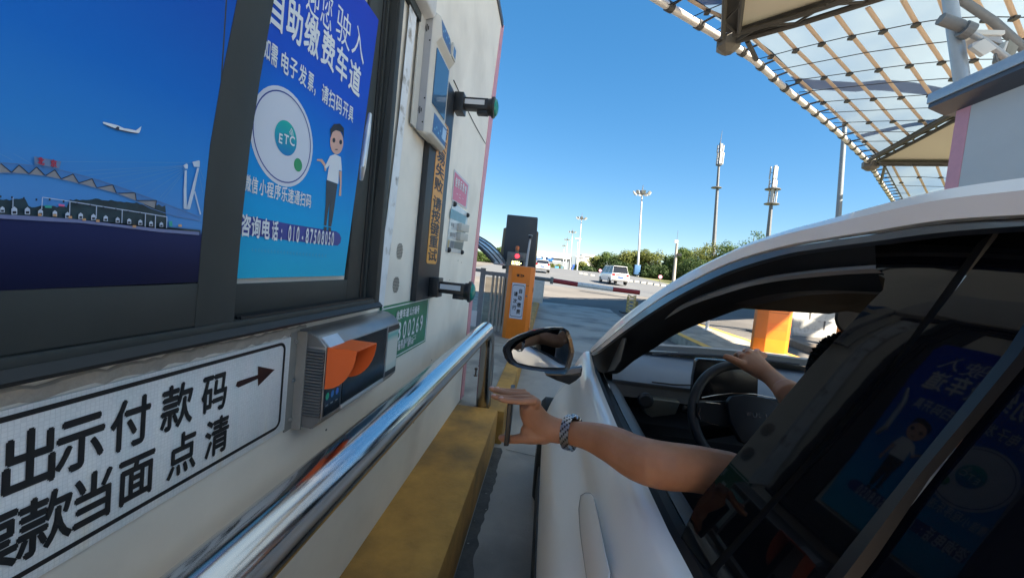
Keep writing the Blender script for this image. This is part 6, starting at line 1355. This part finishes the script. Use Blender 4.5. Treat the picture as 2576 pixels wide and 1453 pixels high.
limb(body, [(X((1885, 925), 1.36), .018, .016), (X((1862, 913), 1.365), .0145, .014), (X((1842, 903), 1.37), .0125, .012), (X((1826, 897), 1.38), .0112, .011), (X((1821, 895), 1.385), .0075, .0075)], 12)
# torso, neck, head, legs
limb(body, [((.42, -.72, .62), .15, .17), ((.42, -.72, .80), .13, .165), ((.46, -.72, 1.0), .125, .17), ((.53, -.72, 1.16), .11, .18), ((.60, -.72, 1.24), .07, .12), ((.66, -.715, 1.29), .056, .056), ((.72, -.71, 1.30), .054, .054)])
HC = X((2098, 915), 1.0); HC = Vector((.93, -.69, 1.315))
ball(body, HC, (.098, .076, .112), 20); ball(body, HC+Vector((.045, 0, -.075)), (.055, .055, .055)); limb(body, [((.70, -.71, 1.27), .055, .055), ((.86, -.70, 1.27), .052, .05)])
ball(body, HC+Vector((.098, .0, -.022)), (.022, .013, .018)); ball(body, HC+Vector((.088, 0, -.066)), (.016, .024, .008)); ball(body, HC+Vector((.088, 0, -.078)), (.015, .02, .007))
for s in (1, -1):
    ball(body, HC+Vector((-.008, s*.078, -.02)), (.022, .010, .032)); ball(body, HC+Vector((.078, s*.034, .012)), (.015, .016, .011))
    limb(body, [((.45, -.72+s*.10, .66), .085, .09), ((.85, -.72+s*.13, .70), .075, .075), ((1.0, -.72+s*.13, .66), .058, .058), ((1.10, -.72+s*.12, .48), .05, .05), ((1.22, -.72+s*.12, .30), .04, .04), ((1.36, -.72+s*.12, .29), .035, .04)])
tmp = body.build('tmp', SKIN, None, smooth=True)
def remesh(o, vox, sm, name, m, parent):
    md = o.modifiers.new('r', 'REMESH'); md.mode = 'VOXEL'; md.voxel_size = vox; md.use_smooth_shade = True
    s_ = o.modifiers.new('s', 'SMOOTH'); s_.factor = .5; s_.iterations = sm
    bpy.context.view_layer.update()
    me = bpy.data.meshes.new_from_object(o.evaluated_get(bpy.context.evaluated_depsgraph_get())); me.materials.clear(); me.materials.append(m)
    for p in me.polygons: p.use_smooth = True
    bpy.data.objects.remove(o); q = bpy.data.objects.new(name, me); sc.collection.objects.link(q)
    if parent: q.parent = parent; q.matrix_parent_inverse = Matrix.Translation(-Vector(parent.location))
    return q
pers = thing('person', 'driver with bare left arm stretched out of the window, right hand on the wheel', 'person', (.5, -.72, .62))
remesh(tmp, .0032, 9, 'body', SKIN, pers)
NAIL = mat('finger nail', (.50, .29, .23), .3, noise=0)
for v, u, r_ in tips:
    d_ = (v-u).normalized(); c_ = v-d_*.007+Vector((-.15, 0, 1)).normalized()*(r_*.60); s_ = d_.cross(Vector((-.15, 0, 1))).normalized()
    ball(MB(), c_, (.0055, .0065, .0028), 10).build('finger_nail', NAIL, pers, smooth=True)
# hair
hair = MB(); random.seed(5)
ball(hair, HC+Vector((-.012, 0, .024)), (.104, .084, .102), 20)
for k in range(5000):
    d_ = Vector((random.gauss(0, 1), random.gauss(0, 1), random.gauss(0, 1))).normalized()
    if d_.x > .45 and d_.z < .35 or d_.z < -.45: continue
    p = HC+Vector((-.012, 0, .024))+Vector((d_.x*.102, d_.y*.082, d_.z*.100)); q = p+(d_+Vector((random.uniform(-.4, .4), random.uniform(-.4, .4), -.2))).normalized()*random.uniform(.003, .008); s_ = d_.orthogonal().normalized()*.0022
    hair.add([p-s_, p+s_, q], [(0, 1, 2)])
hair.build('hair', mat('black hair', (.005, .0045, .004), .9, noise=0, spec=.1), pers, flip=False)
# shirt and trousers
sh_ = MB(); limb(sh_, [((.42, -.72, .60), .165, .185), ((.42, -.72, .80), .145, .18), ((.46, -.72, 1.0), .14, .185), ((.53, -.72, 1.16), .125, .195), ((.59, -.72, 1.235), .085, .14), ((.62, -.72, 1.262), .066, .075)])
limb(sh_, [((.56, -.62, 1.20), .085, .085), ((.62, -.60, 1.235), .076, .076), (SH+Vector((-.03, -.02, 0)), .074, .072)])
limb(sh_, [((.56, -.80, 1.17), .085, .085), ((.64, -.90, 1.13), .072, .070), ((.75, -.925, 1.06), .068, .062)])
SHT = mat('pale blue shirt', (.34, .40, .47), .8, noise=.08, bump=.2, bscale=50)
tmp = sh_.build('tmp', SHT, None); remesh(tmp, .007, 3, 'shirt', SHT, pers)
tr_ = MB()
for s in (1, -1): limb(tr_, [((.42, -.72+s*.09, .66), .11, .105), ((.85, -.72+s*.13, .70), .086, .086), ((1.0, -.72+s*.13, .66), .070, .070), ((1.10, -.72+s*.12, .48), .062, .062), ((1.20, -.72+s*.12, .33), .056, .056)])
TRO = mat('dark trousers', (.02, .022, .03), .8); tmp = tr_.build('tmp', TRO, None); remesh(tmp, .008, 2, 'trousers', TRO, pers)
# watch
wd_ = thing('wristwatch', 'steel bracelet watch on the outstretched left wrist', 'watch', H((1432, 1088), 1.0))
ax = (H((1450, 1094), .985)-H((1415, 1085), 1.005)).normalized()
wc = H((1434, 1088), .997); a1 = (Vector((0, 0, 1))-ax*ax.z).normalized(); a2 = ax.cross(a1)
LINK = mat('steel link', (.55, .55, .56), .38, metal=1, noise=.15, scale=120); LINKD = mat('dark link', (.06, .06, .07), .5, metal=.5, noise=0)
br = MB(); bd_ = MB(); ra, rb_ = .042, .034
for k in range(44):
    a = 2*math.pi*k/44
    for j in range(5):
        c_ = wc+ax*((j-2)*.0046)+a1*(ra*math.cos(a))+a2*(rb_*math.sin(a)); rn = (a1*math.cos(a)+a2*math.sin(a)); tg = ax.cross(rn)
        m_ = br if (k+j) % 3 else bd_
        m_.prism([c_-ax*.0021-tg*.0025-rn*.001, c_+ax*.0021-tg*.0025-rn*.001, c_+ax*.0021+tg*.0025-rn*.001, c_-ax*.0021+tg*.0025-rn*.001], rn*(.0024 if (k+j) % 3 else .0018))
br.build('bracelet', LINK, wd_); bd_.build('bracelet_gap', LINKD, wd_)
ang = rad(52); rn = a1*math.cos(ang)+a2*math.sin(ang) if (a2.x > 0) else a1*math.cos(ang)-a2*math.sin(ang)
cpos = wc+a1*(ra*.9*rn.dot(a1))+a2*(rb_*.9*rn.dot(a2))
MB().lathe(cpos, rn, [(0, .0175), (.006, .019), (.009, .017), (.0095, .015)], 28).build('watch_case', mat('watch case', (.6, .58, .55), .18, metal=1, noise=0), wd_, smooth=True)
MB().lathe(cpos+rn*.0096, rn, [(0, .0148), (.0004, .0001)], 24).build('watch_dial', mat('watch dial', (.02, .025, .04), .15, noise=0), wd_)
# phone
ph = thing('phone', 'black phone held edge on between the fingers and thumb of the outstretched hand', 'phone', H((1278, 1070), 1.0))
pa, pb_, pc_, pd_ = H((1276.5, 1016), .985), H((1289, 1016), .985), H((1279.5, 1122), .985), H((1267, 1122), .985)
MB().prism([pa, pb_, pc_, pd_], (.16, .006, .004)).build('phone_case', mat('phone case', (.008, .009, .010), .45, noise=.05), ph, bev=.0032, seg=3)
mid = lerp(pa, pc_, .5); 
MB().prism([H((1275.5, 1063), .9845), H((1280.5, 1063), .9845), H((1279, 1072), .9845), H((1274, 1072), .9845)], (.003, 0, 0)).build('charge_port', INK, ph)
MB().prism([H((1284.5, 1040), .9845), H((1287.5, 1040), .9845), H((1286, 1056), .9845), H((1283, 1056), .9845)], (.002, 0, 0)).build('port_slots', INK, ph) if False else None
